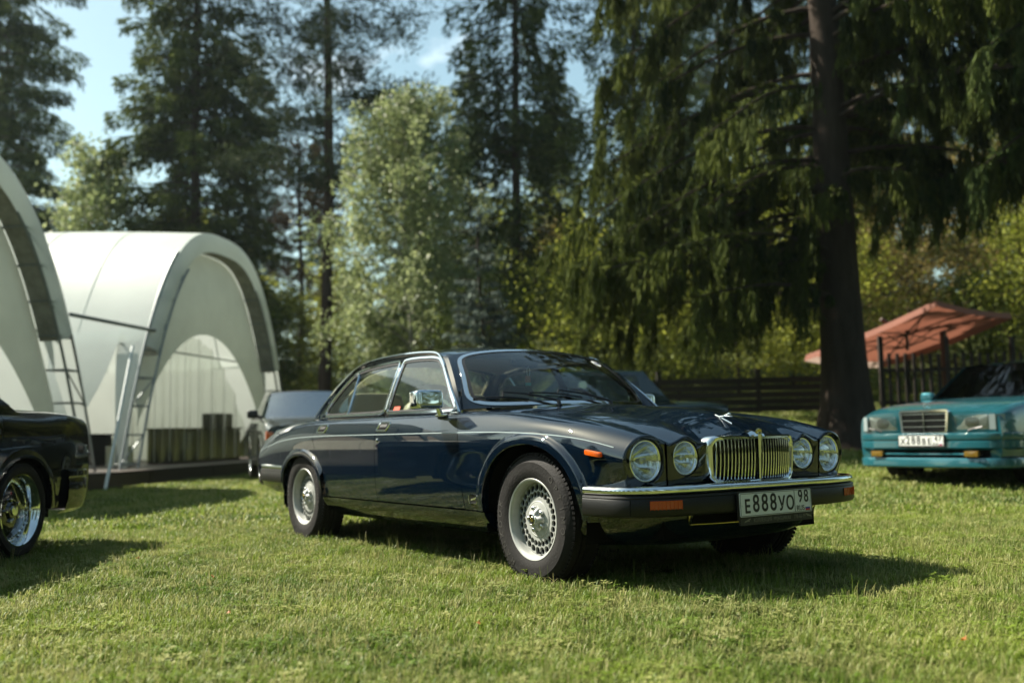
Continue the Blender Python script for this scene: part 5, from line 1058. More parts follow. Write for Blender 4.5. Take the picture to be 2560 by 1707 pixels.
def pine(label, x, y, H, base, Rm, seed, r0=.20, m=None, ncl=85, per=150, dead=10, top_flat=.5, name='pine_tree', group=None, clump=.55):
    g = np.random.default_rng(seed); z0 = float(hz(x, y)); t = thing(name, label, 'tree', (x, y, z0), 0, group); tb = MB(); ctr = trunk_mesh(tb, H, r0, .05, (.004, 0), g, .3, 16, 40, .08); tb.build('trunk', BARK_PINE, t); pos, dr, tn = [], [], []; paths = []
    for i in range(ncl+dead):
        isd = i >= ncl; zb = g.uniform(base*.45, base) if isd else base + (H-base)*g.uniform(0, 1)**.9; f = max(0, (zb-base)/(H-base)); L_ = Rm*(1-f**2.2*.8)*g.uniform(.45, 1.1)*(.6 if isd else 1); a = g.uniform(0, 6.283); cx, cy = ctr(zb); q = np.linspace(0, 1, 8); ca, sa = math.cos(a), math.sin(a); zz_ = zb + L_*(.35*q - (.45 if isd else .10)*q*q) + .06*np.sin(q*9+i); P = np.stack([cx + L_*q*ca, cy + L_*q*sa + .08*np.sin(q*7+i), zz_], 1); paths.append(P)
        if isd: continue
        for s_ in np.clip(g.uniform(.45, 1.05, 4), 0, 1):
            c = np.array([np.interp(s_, q, P[:, k]) for k in range(3)]) + g.normal(0, .16, 3); k = per//4; v = g.normal(size=(k, 3)); v = unit(v)*np.array([1, 1, .55]); rad = clump*g.uniform(.35, 1, (k, 1))**.6*g.uniform(.6, 1.1); pos.append(c + v*rad); dr.append(v + g.normal(0, .5, (k, 3)) + np.array([0, 0, .35])); tn.append(np.clip(g.uniform(0, .6, k) + .35*(v[:, 2] > .25), 0, 1))  # upper needles of each clump get a paler tone
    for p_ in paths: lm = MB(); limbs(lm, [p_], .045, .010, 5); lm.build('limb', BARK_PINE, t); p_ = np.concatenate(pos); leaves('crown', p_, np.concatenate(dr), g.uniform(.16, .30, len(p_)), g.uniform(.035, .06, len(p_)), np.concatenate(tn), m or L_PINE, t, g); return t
def broadleaf(label, x, y, H, base, Rm, seed, n=16000, leaf=.085, m=None, bark=None, r0=.09, weep=.6, name='birch_tree', group=None, stems=26, shape=.9, gap=.5):
    g = np.random.default_rng(seed); z0 = float(hz(x, y)); t = thing(name, label, 'tree', (x, y, z0), 0, group); tb = MB(); ctr = trunk_mesh(tb, H*.93, r0, .012, (g.normal(0, .01), 0), g, .2, 10, 24, .05); tb.build('trunk', bark or BARK_PALE, t); pos, dr, tn = [], [], []; paths = []; per = n//stems
    for i in range(stems):
        f = (i+.5)/stems; zb = base + (H*.93-base)*f**.95*.92; L_ = Rm*(math.sin(min(1, .18+f*.95)*math.pi*.95)**.7*.75 + .30)*g.uniform(.65, 1.12); a = i*2.4 + g.uniform(-.6, .6); ca, sa = math.cos(a), math.sin(a); cx, cy = ctr(zb); q = np.linspace(0, 1, 7); zz_ = zb + L_*(.75*q - .35*q*q); P = np.stack([cx + L_*q*ca, cy + L_*q*sa, zz_], 1); paths.append(P); nc = 7; kk = per//nc
        for s_ in g.uniform(.25, 1.05, nc):
            c = np.array([np.interp(min(s_, 1), q, P[:, k]) for k in range(3)]) + g.normal(0, .14*Rm**.5, 3)*np.array([1, 1, .7]); rr = gap*g.uniform(.5, 1.15); v = g.normal(size=(kk, 3))*np.array([.5, .5, .38])*rr; hang_ = g.exponential(.30, kk)*weep; pos.append(c + v - np.stack([0*hang_, 0*hang_, hang_], 1)); d = g.normal(size=(kk, 3)); d[:, 2] -= .8*weep; dr.append(d); tn.append(np.clip(g.beta(1.4, 2.2, kk) + g.normal(0, .12), 0, 1))
    lm = MB(); limbs(lm, paths, r0*.35, .006, 4); lm.build('branches', bark or BARK_PALE, t)['kind'] = 'stuff'; p_ = np.concatenate(pos); k = p_[:, 2] > .05; p_ = p_[k]; lf = leaf*g.uniform(.7, 1.3, len(p_)); leaves('crown', p_, np.concatenate(dr)[k], lf, lf*.62, np.concatenate(tn)[k], m or L_BIR, t, g); return t
def copy_tree(o, loc, rz, label, sc=1.0, group=None):
    c = o.copy(); COL.objects.link(c); c.location = loc; c.rotation_euler.z = rz; c.scale = (sc,)*3; c['label'] = label
    if group: c['group'] = group
    elif 'group' in c: del c['group']
    for ch in o.children:
        k = ch.copy(); COL.objects.link(k); k.parent = c
    return c
def build_trees():
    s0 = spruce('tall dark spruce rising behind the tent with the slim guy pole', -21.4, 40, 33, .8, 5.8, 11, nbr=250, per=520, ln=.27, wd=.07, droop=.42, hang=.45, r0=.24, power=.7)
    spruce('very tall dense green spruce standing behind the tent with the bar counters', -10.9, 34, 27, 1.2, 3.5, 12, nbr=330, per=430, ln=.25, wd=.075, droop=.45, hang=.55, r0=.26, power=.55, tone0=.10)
    pine('tall pine with a bare dark trunk and airy crown beside the dense spruce', -5.95, 31, 27, 7.4, 3.6, 13, r0=.23, ncl=230, per=280, dead=8, clump=.66)
    pine('shorter brownish pine behind the tall bare-trunked pine', -8.3, 38, 11.5, 4.2, 2.3, 14, m=L_RED, r0=.13, ncl=46, per=140, dead=5)
    broadleaf('pale green weeping birch between the tall pine and the dark open spruce', -2.55, 25, 10.2, 1.0, 2.1, 15, n=46000, leaf=.10, weep=1.15, stems=46, gap=.36)
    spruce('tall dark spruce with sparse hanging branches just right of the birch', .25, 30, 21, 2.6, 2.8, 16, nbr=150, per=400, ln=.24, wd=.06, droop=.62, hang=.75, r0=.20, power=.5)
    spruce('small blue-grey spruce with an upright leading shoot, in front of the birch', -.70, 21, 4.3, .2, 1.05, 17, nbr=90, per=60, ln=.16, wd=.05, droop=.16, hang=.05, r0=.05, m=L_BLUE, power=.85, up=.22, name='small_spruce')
    # great drooping spruce on the right
    g = np.random.default_rng(3); br = []
    for i in range(80):
        zb = 2.4 + 8.2*(i/80)**1.05 + g.uniform(-.15, .15); az = g.uniform(95, 265) if g.uniform() < .52 else g.uniform(-85, 95); L_ = g.uniform(2.2, 4.5)*(1.0 if zb < 7 else .85); left = 120 < az < 250
        zb = zb if left else zb*.82 + 2.6; drop = (L_*g.uniform(.30, .62) if left else L_*g.uniform(.15, .35))*(1 if zb > 3.2 else .5); br.append((zb, az, L_, drop))
    br += [(4.3, 186, 4.3, 2.3), (3.9, 196, 3.9, 1.9), (4.6, 205, 4.4, 2.4), (4.0, 174, 4.2, 2.0), (3.6, 215, 3.0, 1.3), (5.2, 190, 4.6, 2.5), (4.0, 250, 1.7, .5), (4.3, 285, 1.6, .4), (4.4, 330, 2.0, .5)]
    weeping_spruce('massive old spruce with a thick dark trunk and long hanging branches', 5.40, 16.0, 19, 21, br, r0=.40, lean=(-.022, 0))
    br = [(4.2 + 7*(i/46), g.uniform(110, 290) if i % 3 else g.uniform(-60, 110), g.uniform(2.0, 3.8), g.uniform(.6, 1.9)) for i in range(46)]
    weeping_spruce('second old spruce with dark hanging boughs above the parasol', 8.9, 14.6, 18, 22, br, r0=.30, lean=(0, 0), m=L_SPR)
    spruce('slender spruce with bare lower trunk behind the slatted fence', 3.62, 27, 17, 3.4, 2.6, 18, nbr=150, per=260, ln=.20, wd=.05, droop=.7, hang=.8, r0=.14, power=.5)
    # birches behind the tents
    b1 = broadleaf('hazy light green birch far behind the tents, left of the dense spruce', -13.6, 33, 11.6, 2.2, 2.2, 31, n=14000, leaf=.16, weep=.7, stems=26, gap=.8)
    broadleaf('low yellow-green birch peeping over the tent roof beside the dense spruce', -14.0, 42, 10.5, 2.5, 2.6, 32, n=11000, leaf=.17, m=L_YEL, weep=.5, stems=22, gap=.8)
    # bushes and young trees on the bank, each its own
    sp = [(-8.3, 36, 6.0, 1.9, L_YEL, 'yellow-green bush between the dense spruce and the tall pine'), (-4.0, 33, 5.0, 2.0, L_MID, 'mid-green bush between the tall pine and the birch'), (-8.6, 33, 5.2, 1.7, L_MID, 'leafy green bush next to the tent leg below the brownish pine'),
          (1.9, 33, 5.2, 2.1, L_OLV, 'olive-brown young tree behind the roof of the navy saloon'), (5.0, 31, 6.4, 2.3, L_YEL, 'bright yellow-green young tree behind the slatted fence'), (8.2, 33, 7.0, 2.6, L_YEL, 'yellow-green young tree filling the gap left of the thick trunk'), (11.0, 30, 7.2, 2.6, L_OLV, 'brownish young tree behind the parasol'),
          (14.0, 28, 7.2, 2.7, L_OLV, 'tawny young tree at the far end of the picket fence'), (6.8, 24, 2.8, 1.5, L_YEL, 'low sunlit bush just behind the slatted fence'), (2.2, 24, 3.2, 1.5, L_MID, 'rounded green bush behind the parked dark saloon roof'), (10.2, 22, 2.8, 1.3, L_MID, 'green bush behind the picket fence under the parasol'), (12.8, 22, 3.6, 1.5, L_MID, 'tall green bush right of the parasol post'),
          (9.5, 36, 11, 3.2, L_YEL, 'taller yellow-green tree high on the bank above the parasol'), (13.5, 35, 11.5, 3.2, L_OLV, 'tall tawny tree on the bank above the parasol tip'), (18.0, 33, 11, 3.2, L_MID, 'tall green tree at the far corner of the bank'), (5.8, 37, 10, 3.0, L_MID, 'tall green tree behind the slender bare-trunked spruce'), (2.0, 40, 10, 3.0, L_MID, 'tall leafy tree behind the dark open spruce'), (16.5, 26, 6.5, 2.4, L_YEL, 'yellow-green tree beyond the parasol tip'), (4.4, 26, 3.4, 1.6, L_YEL, 'sunlit bush beside the slender bare-trunked spruce'), (8.7, 25.5, 3.6, 1.7, L_YEL, 'loose sunlit bush behind the thick trunk'), (-1.2, 35, 5.5, 2.2, L_MID, 'green bush behind the birch'), (-12.4, 36, 6.4, 2.2, L_MID, 'dark leafy bush behind the tent ridge')]
    for i, (x, y, H, r, m, lb) in enumerate(sp): broadleaf(lb, x, y, H, .3, r, 50+i, n=7000 if H > 4 else 5200, leaf=.115 if H > 4 else .09, m=m, bark=BARK, r0=.05, weep=.3, name='young_tree' if H > 4 else 'bush', stems=20, gap=.62, group=None)
    # sunlit young trees right behind the slatted fence
    sp = [(1.6, 22.4, 4.0, 1.5, L_YEL, 'sunlit yellow-green young tree behind the windscreen pillar of the navy saloon'), (3.6, 21.6, 3.4, 1.4, L_YEL, 'low bright yellow-green tree behind the slatted fence, under the hanging spruce boughs'), (5.2, 22.8, 5.0, 1.6, L_YEL, 'bright yellow-green tree between the hanging boughs and the thick trunk'), (7.0, 21.6, 4.6, 1.5, L_YEL, 'bright yellow-green tree right behind the thick trunk'), (8.9, 22.2, 5.2, 1.6, L_OLV, 'tawny young tree right behind the parasol canopy'), (11.2, 21.4, 5.0, 1.6, L_YEL, 'sunny young tree just beyond the parasol tip'), (13.2, 20.6, 5.0, 1.7, L_MID, 'green young tree at the right end of the picket fence'), (-.4, 23.2, 3.0, 1.3, L_MID, 'green bush beside the small blue-grey spruce')]
    for i, (x, y, H, r, m, lb) in enumerate(sp): broadleaf(lb, x, y, H, .2, r, 90+i, n=7500, leaf=.085, m=m, bark=BARK, r0=.04, weep=.3, name='young_tree', stems=24, gap=.6)
    # wood closing the view behind
    for i, (x, y, rz, sc) in enumerate([(-26, 50, .3, .8), (-18.5, 56, 1.4, .6), (-13, 50, 2.5, .6), (-9, 46, 3.9, .45), (-5.5, 50, 5.0, .5), (-1.8, 46, .9, .5), (2.5, 50, 2.1, .45), (6.5, 47, 3.0, .45), (11, 50, 4.4, 1.0), (16, 47, 5.6, 1.0), (22, 44, 1.1, 1.0)]):
        copy_tree(s0, (x, y, float(hz(x, y))), rz, 'dark spruce in the row far behind tents and bank', sc, 'spruces closing the view behind')
    bsh = bpy.data.objects.get('young_tree') or b1
    for i, (x, y, rz, sc) in enumerate([(-11, 40, .5, 1.2), (-7, 41, 1.5, 1.25), (-3.2, 40, 2.6, 1.2), (.8, 42, 3.7, 1.2), (-14, 38, 4.4, 1.1)]):
        copy_tree(bsh, (x, y, float(hz(x, y))), rz, 'broad green bush in the undergrowth far behind the pine and birch', sc, 'undergrowth bushes behind the pine and birch')
    # trees standing round the lawn behind the photographer; they show in the paintwork
    for i, (x, y, rz, sc) in enumerate([(14, 5, .4, .55), (16, 1, 1.9, .6), (15.5, -3.5, 4.9, .6), (14, -8, 2.8, .55), (10.5, -12, 1.1, .6), (6, -15, 4.0, .6), (1.5, -17, 3.4, .6), (-3.5, -18, 5.1, .6), (-9, -17, .9, .6), (-14.5, -15, 2.9, .55), (19, 8.5, 3.3, .55), (-20, -12, 2.2, .5), (-25, -7, 5.7, .42), (-27, -2, 1.3, .40), (-28.5, 3, 3.1, .40), (-29, 8, .2, .40), (-30, 13, 4.1, .40), (-31, 18, 2.0, .40), (-32, 23, 5.2, .42)]):
        copy_tree(s0, (x, y, 0), rz, 'dark spruce in the outer ring round the lawn, outside the photographed view', sc, 'spruces round the open side of the lawn')
# ------------------------------------------------------------------ fences, parasol
def build_fences():
    WD = mat('fence_board', (.020, .014, .011), rough=.75, var=.4, vscale=4, stretch=(1, 1, 6), bump=.3, bscale=30); WD2 = mat('picket_wood', (.026, .017, .013), rough=.75, var=.35, vscale=5)
    y0 = 18.9; xs = np.arange(-1.0, 8.0, 1.9); f = thing('slatted_fence', 'low dark fence of horizontal boards behind the thick spruce trunk', 'fence', (xs[0], y0, float(hz(xs[0], y0))))
    def L(p): return np.array(p) - np.array(f.location)
    for i, x in enumerate(xs):
        h = float(hz(x, y0)); m = MB(); m.box(L((x, y0+.05, h+.42)), (.09, .09, .92)); m.build('post', WD, f, smooth=False)
        if i < len(xs)-1:
            h2 = float(hz(xs[i+1], y0)); hh = (h+h2)/2
            for k in range(6): m = MB(); m.box(L((x+.95, y0-.01*(k % 2), hh-.02+k*.135+.006*math.sin(i*3+k*5))), (1.88, .022, .118)); m.build('board', WD, f, smooth=False)
    # picket fence
    yb = 17.0; f2 = thing('picket_fence', 'dark picket fence with thin upright slats behind the teal saloon', 'fence', (6.35, yb, float(hz(6.35, yb)))); x = 6.35; i = 0; g = np.random.default_rng(5)
    def L2(p): return np.array(p) - np.array(f2.location)
    while x < 11.4:
        h = float(hz(x, yb)); thick = i % 8 == 0
        m = MB(); m.box(L2((x, yb, h+.78)), (.075 if thick else .052, .06 if thick else .022, 1.52 if thick else .95+g.normal(0, .012))); m.build('post' if thick else 'picket', WD2, f2, smooth=False); x += .142; i += 1
    for dz in (.42, .98): h = float(hz(9, yb)); m = MB(); m.box(L2((8.85, yb+.03, h+dz)), (5.1, .03, .06)); m.build('rail', WD2, f2, smooth=False)
    # cantilever parasol
    TC = mat('terracotta_canvas', (.30, .115, .075), rough=.75, var=.10, vscale=3, trans=.30); PB = mat('parasol_frame', (.045, .026, .020), rough=.5); PW = mat('canvas_sunlit_tone', (.55, .42, .36), rough=.8, trans=.3)
    h = float(hz(8.15, 18.6)); p = thing('cantilever_parasol', 'square terracotta cantilever parasol behind the picket fence', 'parasol', (8.15, 18.6, h)); 
    def L3(q): return np.array(q) - np.array(p.location)
    m = MB(); m.tube([L3((8.15, 18.6, h-.02)), L3((8.15, 18.6, 2.80))], .062, 10); m.build('post', PB, p); m = MB(); m.box(L3((8.15, 18.6, h+.05)), (.7, .7, .10)); m.build('base', PB, p, smooth=False)
    C = np.array([7.36, 18.35, 2.52]); hub = C + (0, 0, .12); rx = Matrix.Rotation(R(-13), 3, 'X') @ Matrix.Rotation(R(-9), 3, 'Y'); rz_ = Matrix.Rotation(R(38), 3, 'Z')
    cr = [np.array(rx @ rz_ @ Vector((a*1.34, b*1.34, -.06))) + C for a, b in ((1, 1), (-1, 1), (-1, -1), (1, -1))]; apex = C + (0, 0, .0)
    for i in range(4):
        a, b = cr[i], cr[(i+1) % 4]; n = 9; P = np.array([[apex + ((a + (b-a)*v) - apex)*u_ + np.array([0, 0, -.10*math.sin(math.pi*v)*u_*(1-u_) - .05*math.sin(math.pi*v)*u_*u_]) for v in np.linspace(0, 1, n)] for u_ in np.linspace(.0, 1, n)]); P = P - np.array(p.location); m = MB(); m.grid(P); m.build('canopy_panel', TC, p)
        e = P[-1]; m = MB(); m.grid(np.stack([e, e + (0, 0, -.11) + (e - (C-np.array(p.location)))*.02])); m.build('valance', TC if i else PW, p)  # first valance in a paler canvas copy, sunlight put into its colour
        m = MB(); m.tube([L3(apex + (0, 0, -.06)), L3(a + (0, 0, -.02))], .016, 6); rib = m.build('rib', PB, p); mid = (apex+a)/2; m = MB(); m.tube([L3(C + (0, 0, -.30)), L3(mid + (0, 0, -.05))], .011, 6); m.build('strut', PB, rib)
        midb = (a+b)/2 + (0, 0, -.05); m = MB(); m.tube([L3(apex + (0, 0, -.06)), L3(midb)], .014, 6); rib = m.build('rib', PB, p); m = MB(); m.tube([L3(C + (0, 0, -.30)), L3((apex+midb)/2 + (0, 0, -.07))], .011, 6); m.build('strut', PB, rib)
    m = MB(); m.tube([L3(apex + (0, 0, .08)), L3(C + (0, 0, -.36))], .032, 8); m.build('hub', PB, p)
    m = MB(); m.tube(curve([L3((8.15, 18.6, 2.74)), L3((7.8, 18.5, 2.92)), L3(apex + (0, 0, .10)), L3(apex + (-.5, -.1, .22))], 14), .040, 8); m.build('arm', PB, p)
def build_fallen_leaves():
    g = np.random.default_rng(77); lm = mat('orange_leaf', (.38, .13, .02), rough=.6, trans=.3)
    for i, (x, y) in enumerate([(-1.2, 4.2), (-.15, 3.9), (1.5, 3.4), (-2.3, 6.1), (-1.6, 5.3), (2.0, 3.75)]):
        o = MB(); a = np.linspace(0, 2*math.pi, 10, endpoint=False); r = .011*(1 + .35*np.cos(3*a)); P = np.stack([r*np.cos(a), r*.7*np.sin(a), .006*np.sin(2*a)], 1); o.add(np.concatenate([P, [[0, 0, .004]]]), [(k, (k+1) % 10, 10) for k in range(10)]); q = o.build('fallen_leaf', lm, None, loc=(x, y, float(hz(x, y))+.045)); q.rotation_euler = (g.normal(0, .5), g.normal(0, .5), g.uniform(0, 6)); tag(q, 'tiny orange fallen leaf lying in the lawn', 'leaf', 'orange leaves scattered on the lawn')
# ------------------------------------------------------------------ the other parked cars
def wheel_dish(parent, c, sgn, Ro=.31, Rr=.235, w=.22, face='five', lip=None):
    wh = bpy.data.objects.new('wheel', None); COL.objects.link(wh); wh.parent = parent; wh.location = c; h = w/2; yl = h*.88
    tyre(wh, (0, 0, 0), sgn, Ro, Rr, w, 60)
    LM = lip or CHROME
    m = MB(); m.lathe([(Rr-.006, yl-.03), (Rr, yl-.004), (Rr+.002, yl+.004), (Rr-.006, yl+.006), (Rr-.014, yl-.004), (Rr-.030, yl-.05), (Rr-.036, yl-.075), (Rr-.062, yl-.078)], (0, 0, 0), 'y', 72, sgn); m.build('rim', LM, wh, angle=30)
    FM = BLACK if face == 'black' else ALLOY; rf = Rr-.060; yf = yl-.072
    m = MB(); m.lathe([(rf+.004, yf-.02), (.001, yf-.02)], (0, 0, 0), 'y', 40, sgn); m.build('brake_disc', VOID, wh)
    if face == 'black':
        m = MB(); m.lathe([(rf+.004, yf), (rf-.01, yf+.008), (.07, yf+.010), (.055, yf+.026), (.001, yf+.030)], (0, 0, 0), 'y', 48, sgn); m.build('rim_face', mat('gloss_black', (.006, .006, .007), rough=.12, coat=1), wh)
        for i in range(40): a = 2*math.pi*i/40; m = MB(); m.lathe([(.0065, -.002), (.0065, .008), (.001, .010)], ((Rr-.050)*math.cos(a), sgn*(yl-.077), (Rr-.050)*math.sin(a)), 'y', 6, sgn); m.build('rim_bolt', CHROME, wh, smooth=False)
        for i in range(5): a = 2*math.pi*i/5; m = MB(); m.lathe([(.011, 0), (.011, .02), (.001, .022)], (.075*math.cos(a), sgn*(yf+.006), .075*math.sin(a)), 'y', 8, sgn); m.build('wheel_nut', CHROME, wh)
        m = MB(); m.lathe([(.034, yf+.026), (.034, yf+.036), (.001, yf+.038)], (0, 0, 0), 'y', 24, sgn); m.build('hub_cap', CHROME, wh)
    else:
        for i in range(5):
            a = 2*math.pi*i/5 + .3; ca, sa = math.cos(a), math.sin(a); P = []
            for r_, ww in ((.03, .030), (.08, .034), (rf*.75, .042), (rf+.006, .055)): P.append([(r_*ca - q*ww*sa, sgn*(yf + d), r_*sa + q*ww*ca) for q, d in ((-1, -.012), (-.8, .008), (.8, .008), (1, -.012))])
            m = MB(); m.grid(np.array(P)); m.build('spoke', ALLOY, wh)
        m = MB(); m.lathe([(.055, yf-.005), (.05, yf+.014), (.001, yf+.018)], (0, 0, 0), 'y', 24, sgn); m.build('hub_cap', ALLOY, wh)
    return wh
def boxy_car(root, P, prm):
    """square-edged saloon; origin at the front axle on the ground, x forward. returns body surface and knots"""
    wb = prm.get('wb', 2.80); fo = prm.get('fo', .82); ro = prm.get('ro', 1.10); hw = prm.get('hw', .87); hoodz = prm.get('hood', .80); cow = prm.get('cowl', .965); belt = prm.get('belt', .93); H = prm.get('H', 1.42); deck = prm.get('deck', .97); zr = prm.get('wr', .31)
    xe, xt = fo-.10, -wb-ro+.06
    xs = [xt, xt+.25, -wb-.35, -wb+.1, -wb+.7, -1.6, -1.0, -.45, .0, .40, xe-.12, xe]
    W_ = hw - np.array([.05, .022, .008, .002, 0, 0, 0, .003, .006, .014, .030, .055])
    Z8 = np.array([deck-.075, deck-.05, belt+.0, belt, belt, belt, belt, belt-.005, belt-.03, hoodz+.055, hoodz+.005, hoodz-.03])
    ZC = np.array([deck-.05, deck-.02, deck, deck, cow, cow, cow, cow, cow-.035, hoodz+.085, hoodz+.030, hoodz-.005])
    Y = [W_-.11, W_-.03, W_-.008, W_, W_, W_-.006, W_-.020, W_-.042, W_-.085, W_-.14, W_-.22, W_-.38, [.22]*12, [0]*12]
    lo = np.array([.26, .24, .22, .21, .20, .20, .20, .20, .20, .21, .22, .23])
    Z = [lo, lo+.05, lo+.13, lo+.26, lo+(Z8-lo)*.56, lo+(Z8-lo)*.74, lo+(Z8-lo)*.90, Z8-.024, Z8, Z8+(ZC-Z8)*.35, Z8+(ZC-Z8)*.6, Z8+(ZC-Z8)*.85, Z8+(ZC-Z8)*.97, ZC]
    uk = [0, .09, .17, .30, .47, .60, .68, .725, .775, .83, .91, 1.07, 1.22, 1.44]
    FA = (0, zr, prm.get('ar', .365), prm.get('ar', .365)-.01, 2.1); RA = (-wb, zr, prm.get('ar', .365), prm.get('ar', .365)-.02, 2.1)
    B = Body(xs, [np.array(q, float) for q in Y], Z, uk, [FA, RA], flare=.010, fw=.05); U8, UC = uk[8], uk[13]; ug = .05
    g1 = itp([.2, 1], [-.50, -.56]); g2 = itp([.2, 1], [-1.52, -1.55]); g3 = itp([.2, .45, .62, .95], [-wb+.42, -wb+.42, -wb+.34, -wb+.20]); gp = .003
    for sd in (-1, 1):
        def emit(name, grids, mt=P):
            m = MB()
            for g in grids: m.grid(mirror_pts(g, sd), flip=(sd > 0))
            return m.build(name, mt, root, angle=35)
        th = np.linspace(math.pi, 0, 40)
        cols = [(lerpf(lambda z: g1(z)+gp, cst(-FA[2]), t), .24) for t in np.linspace(0, 1, 8)] + [(cst(FA[2]*math.cos(a)), max(.30, float(B.arch_z(0, FA[2]*math.cos(a))))) for a in th[1:]] + [(cst(FA[2] + (xe-FA[2])*t), .30) for t in np.linspace(0, 1, 14)[1:]]
        Gw = B.panel(cols, uk[9], 34); ae = Gw[7:47, 0]; emit('front_wing', [Gw, np.stack([ae-np.array([0, .05, 0]), ae], 1)])
        emit('front_door', [B.panel([(lerpf(lambda z: g2(z)+gp, lambda z: g1(z)-gp, t), .24) for t in np.linspace(0, 1, 16)], U8, 30)]); 
        emit('rear_door', [B.panel([(lerpf(lambda z: g3(z)+gp, lambda z: g2(z)-gp, t), .24) for t in np.linspace(0, 1, 16)], U8, 30)])
        cols = [(cst(xt + (-wb-RA[2]-xt)*t), .30) for t in np.linspace(0, 1, 18)] + [(cst(-wb+RA[2]*math.cos(a)), max(.30, float(B.arch_z(1, -wb+RA[2]*math.cos(a))))) for a in th[1:]]
        Gq = B.panel(cols, uk[10], 34); Gq[..., 0] = np.minimum(Gq[..., 0], g3(Gq[..., 2])-gp); ae = Gq[17:, 0]; emit('rear_quarter', [Gq, np.stack([ae-np.array([0, .05, 0]), ae], 1)])
        xi = np.linspace(-wb-.2, -.2, 30); Gi = B(np.repeat(xi[:, None], 14, 1), np.broadcast_to(np.linspace(.05, U8, 14), (30, 14))); Gi[..., 1] -= .03; k = (np.hypot(Gi[..., 0], Gi[..., 2]-zr) > .42) & (np.hypot(Gi[..., 0]+wb, Gi[..., 2]-zr) > .42); V = mirror_pts(Gi, sd).reshape(-1, 3); m = MB(); m.add(V, [(i*14+j, (i+1)*14+j, (i+1)*14+j+1, i*14+j+1) for i in range(29) for j in range(13) if k[i, j] and k[i+1, j] and k[i, j+1] and k[i+1, j+1]]); m.build('gap_shade_skin', VOID, root)  # black inset sheet, painted shade behind the door gaps
        for xc_ in (0, -wb):
            a = np.linspace(-.2, math.pi+.2, 20); Q = np.array([[(xc_+.39*math.cos(q), sd*yy, max(.2, zr+.385*math.sin(q))) for q in a] for yy in (hw-.045, .48)]); m = MB(); m.grid(Q); m.add(np.concatenate([Q[1], [[xc_, sd*.48, .2]]]), [(i, i+1, 20) for i in range(19)]); m.build('wheel_housing', VOID, root)
    def fullgrid(X, U):
        g = B(X, U); q = g[:, ::-1].copy(); q[..., 1] *= -1; return np.concatenate([g, q[:, 1:]], 1)
    u_ = np.linspace(uk[9]+.004, UC, 20); X = np.linspace(-.62, xe, 26); m = MB(); m.grid(fullgrid(np.repeat(X[:, None], 20, 1), np.broadcast_to(u_, (26, 20)))); m.build('bonnet', P, root)
    u_ = np.linspace(uk[8], UC, 22); X = np.linspace(-.98, -.622, 8); m = MB(); m.grid(fullgrid(np.repeat(X[:, None], 22, 1), np.broadcast_to(u_, (8, 22)))); m.build('scuttle', BLACK, root)
    rb = prm.get('rb', -wb-.12); u_ = np.linspace(uk[10], UC, 18); X = np.linspace(xt, rb+.25, 20); m = MB(); m.grid(fullgrid(np.repeat(X[:, None], 18, 1), np.broadcast_to(u_, (20, 18)))); m.build('boot_lid', P, root)
    for xx, nm, bul in ((xe, 'nose_panel', .03), (xt, 'tail_panel', -.03)):
        E = B(np.full(50, xx), np.linspace(.10, UC, 50)); out = np.concatenate([E[:, 1:], (E[::-1, 1:]*np.array([-1, 1]))[1:]]); m = poly_fill(out, [], lambda V: np.stack([xx + bul*np.clip(1-(V[:, 0]/hw)**2, 0, 1), V[:, 0], V[:, 1]], 1)); m.build(nm, P, root)
    # glasshouse
    xb0, xt0, xt1, xb1 = -.60, prm.get('wt', -1.18), prm.get('rt', -2.28), rb; zt = H-.05; tw = prm.get('tw', .60)
    def quad(a, b, c, d, n=10, bow=.0, bowd=(0, 0, 1)):
        s_, t_ = np.meshgrid(np.linspace(0, 1, n), np.linspace(0, 1, n), indexing='ij'); a, b, c, d = map(np.array, (a, b, c, d)); G = (a*(1-s_)[..., None] + b*s_[..., None])*(1-t_)[..., None] + (d*(1-s_)[..., None] + c*s_[..., None])*t_[..., None]; return G + np.array(bowd)*(bow*4*s_*(1-s_))[..., None]
    GL = prm.get('glass', WGLASS); yb_ = hw-.075
    m = MB(); m.grid(quad((xb0-.10, -yb_+.06, cow-.01), (xb0-.10, yb_-.06, cow-.01), (xt0, tw-.03, zt), (xt0, -tw+.03, zt), 12, .10, (1, 0, .1))); w_ = m.build('windscreen', GL, root)
    m = MB(); m.grid(quad((xb1, -yb_+.10, deck+.0), (xb1, yb_-.10, deck+.0), (xt1, tw-.03, zt), (xt1, -tw+.03, zt), 12, -.06, (1, 0, -.1))); m.build('back_window', GL, root)
    yy = np.linspace(-1, 1, 25); xx = np.linspace(0, 1, 20); G = np.array([[(xt0 + (xt1-xt0)*t + (.10 if True else 0)*(1-s_*s_)*(1-2*t)*.9, s_*(tw+.012), zt + .008 + .055*(1-abs(s_)**2.5)*(math.sin(math.pi*(.12+.76*t))) - .03*(abs(s_) > .999)) for s_ in yy] for t in xx]); m = MB(); m.grid(G); m.build('roof', P, root); G2 = G.copy(); G2[..., 2] -= .03; m = MB(); m.grid(G2); m.build('headlining', HEADLINE, root)
    for sd in (-1, 1):
        def sp(x, z): f = np.clip((z-belt)/(zt-belt), 0, 1); return np.array([x, sd*(yb_ + (tw+.005-yb_)*f**1.1), z])
        def strip(name, a0, a1, b0, b1, mt, off=0.0):
            n = 10; Pn = np.array([[sp(a0[0] + (a1[0]-a0[0])*t, a0[1] + (a1[1]-a0[1])*t) + (0, sd*off, 0), sp(b0[0] + (b1[0]-b0[0])*t, b0[1] + (b1[1]-b0[1])*t) + (0, sd*off, 0)] for t in np.linspace(0, 1, n)]); m = MB(); m.grid(Pn); return m.build(name, mt, root)
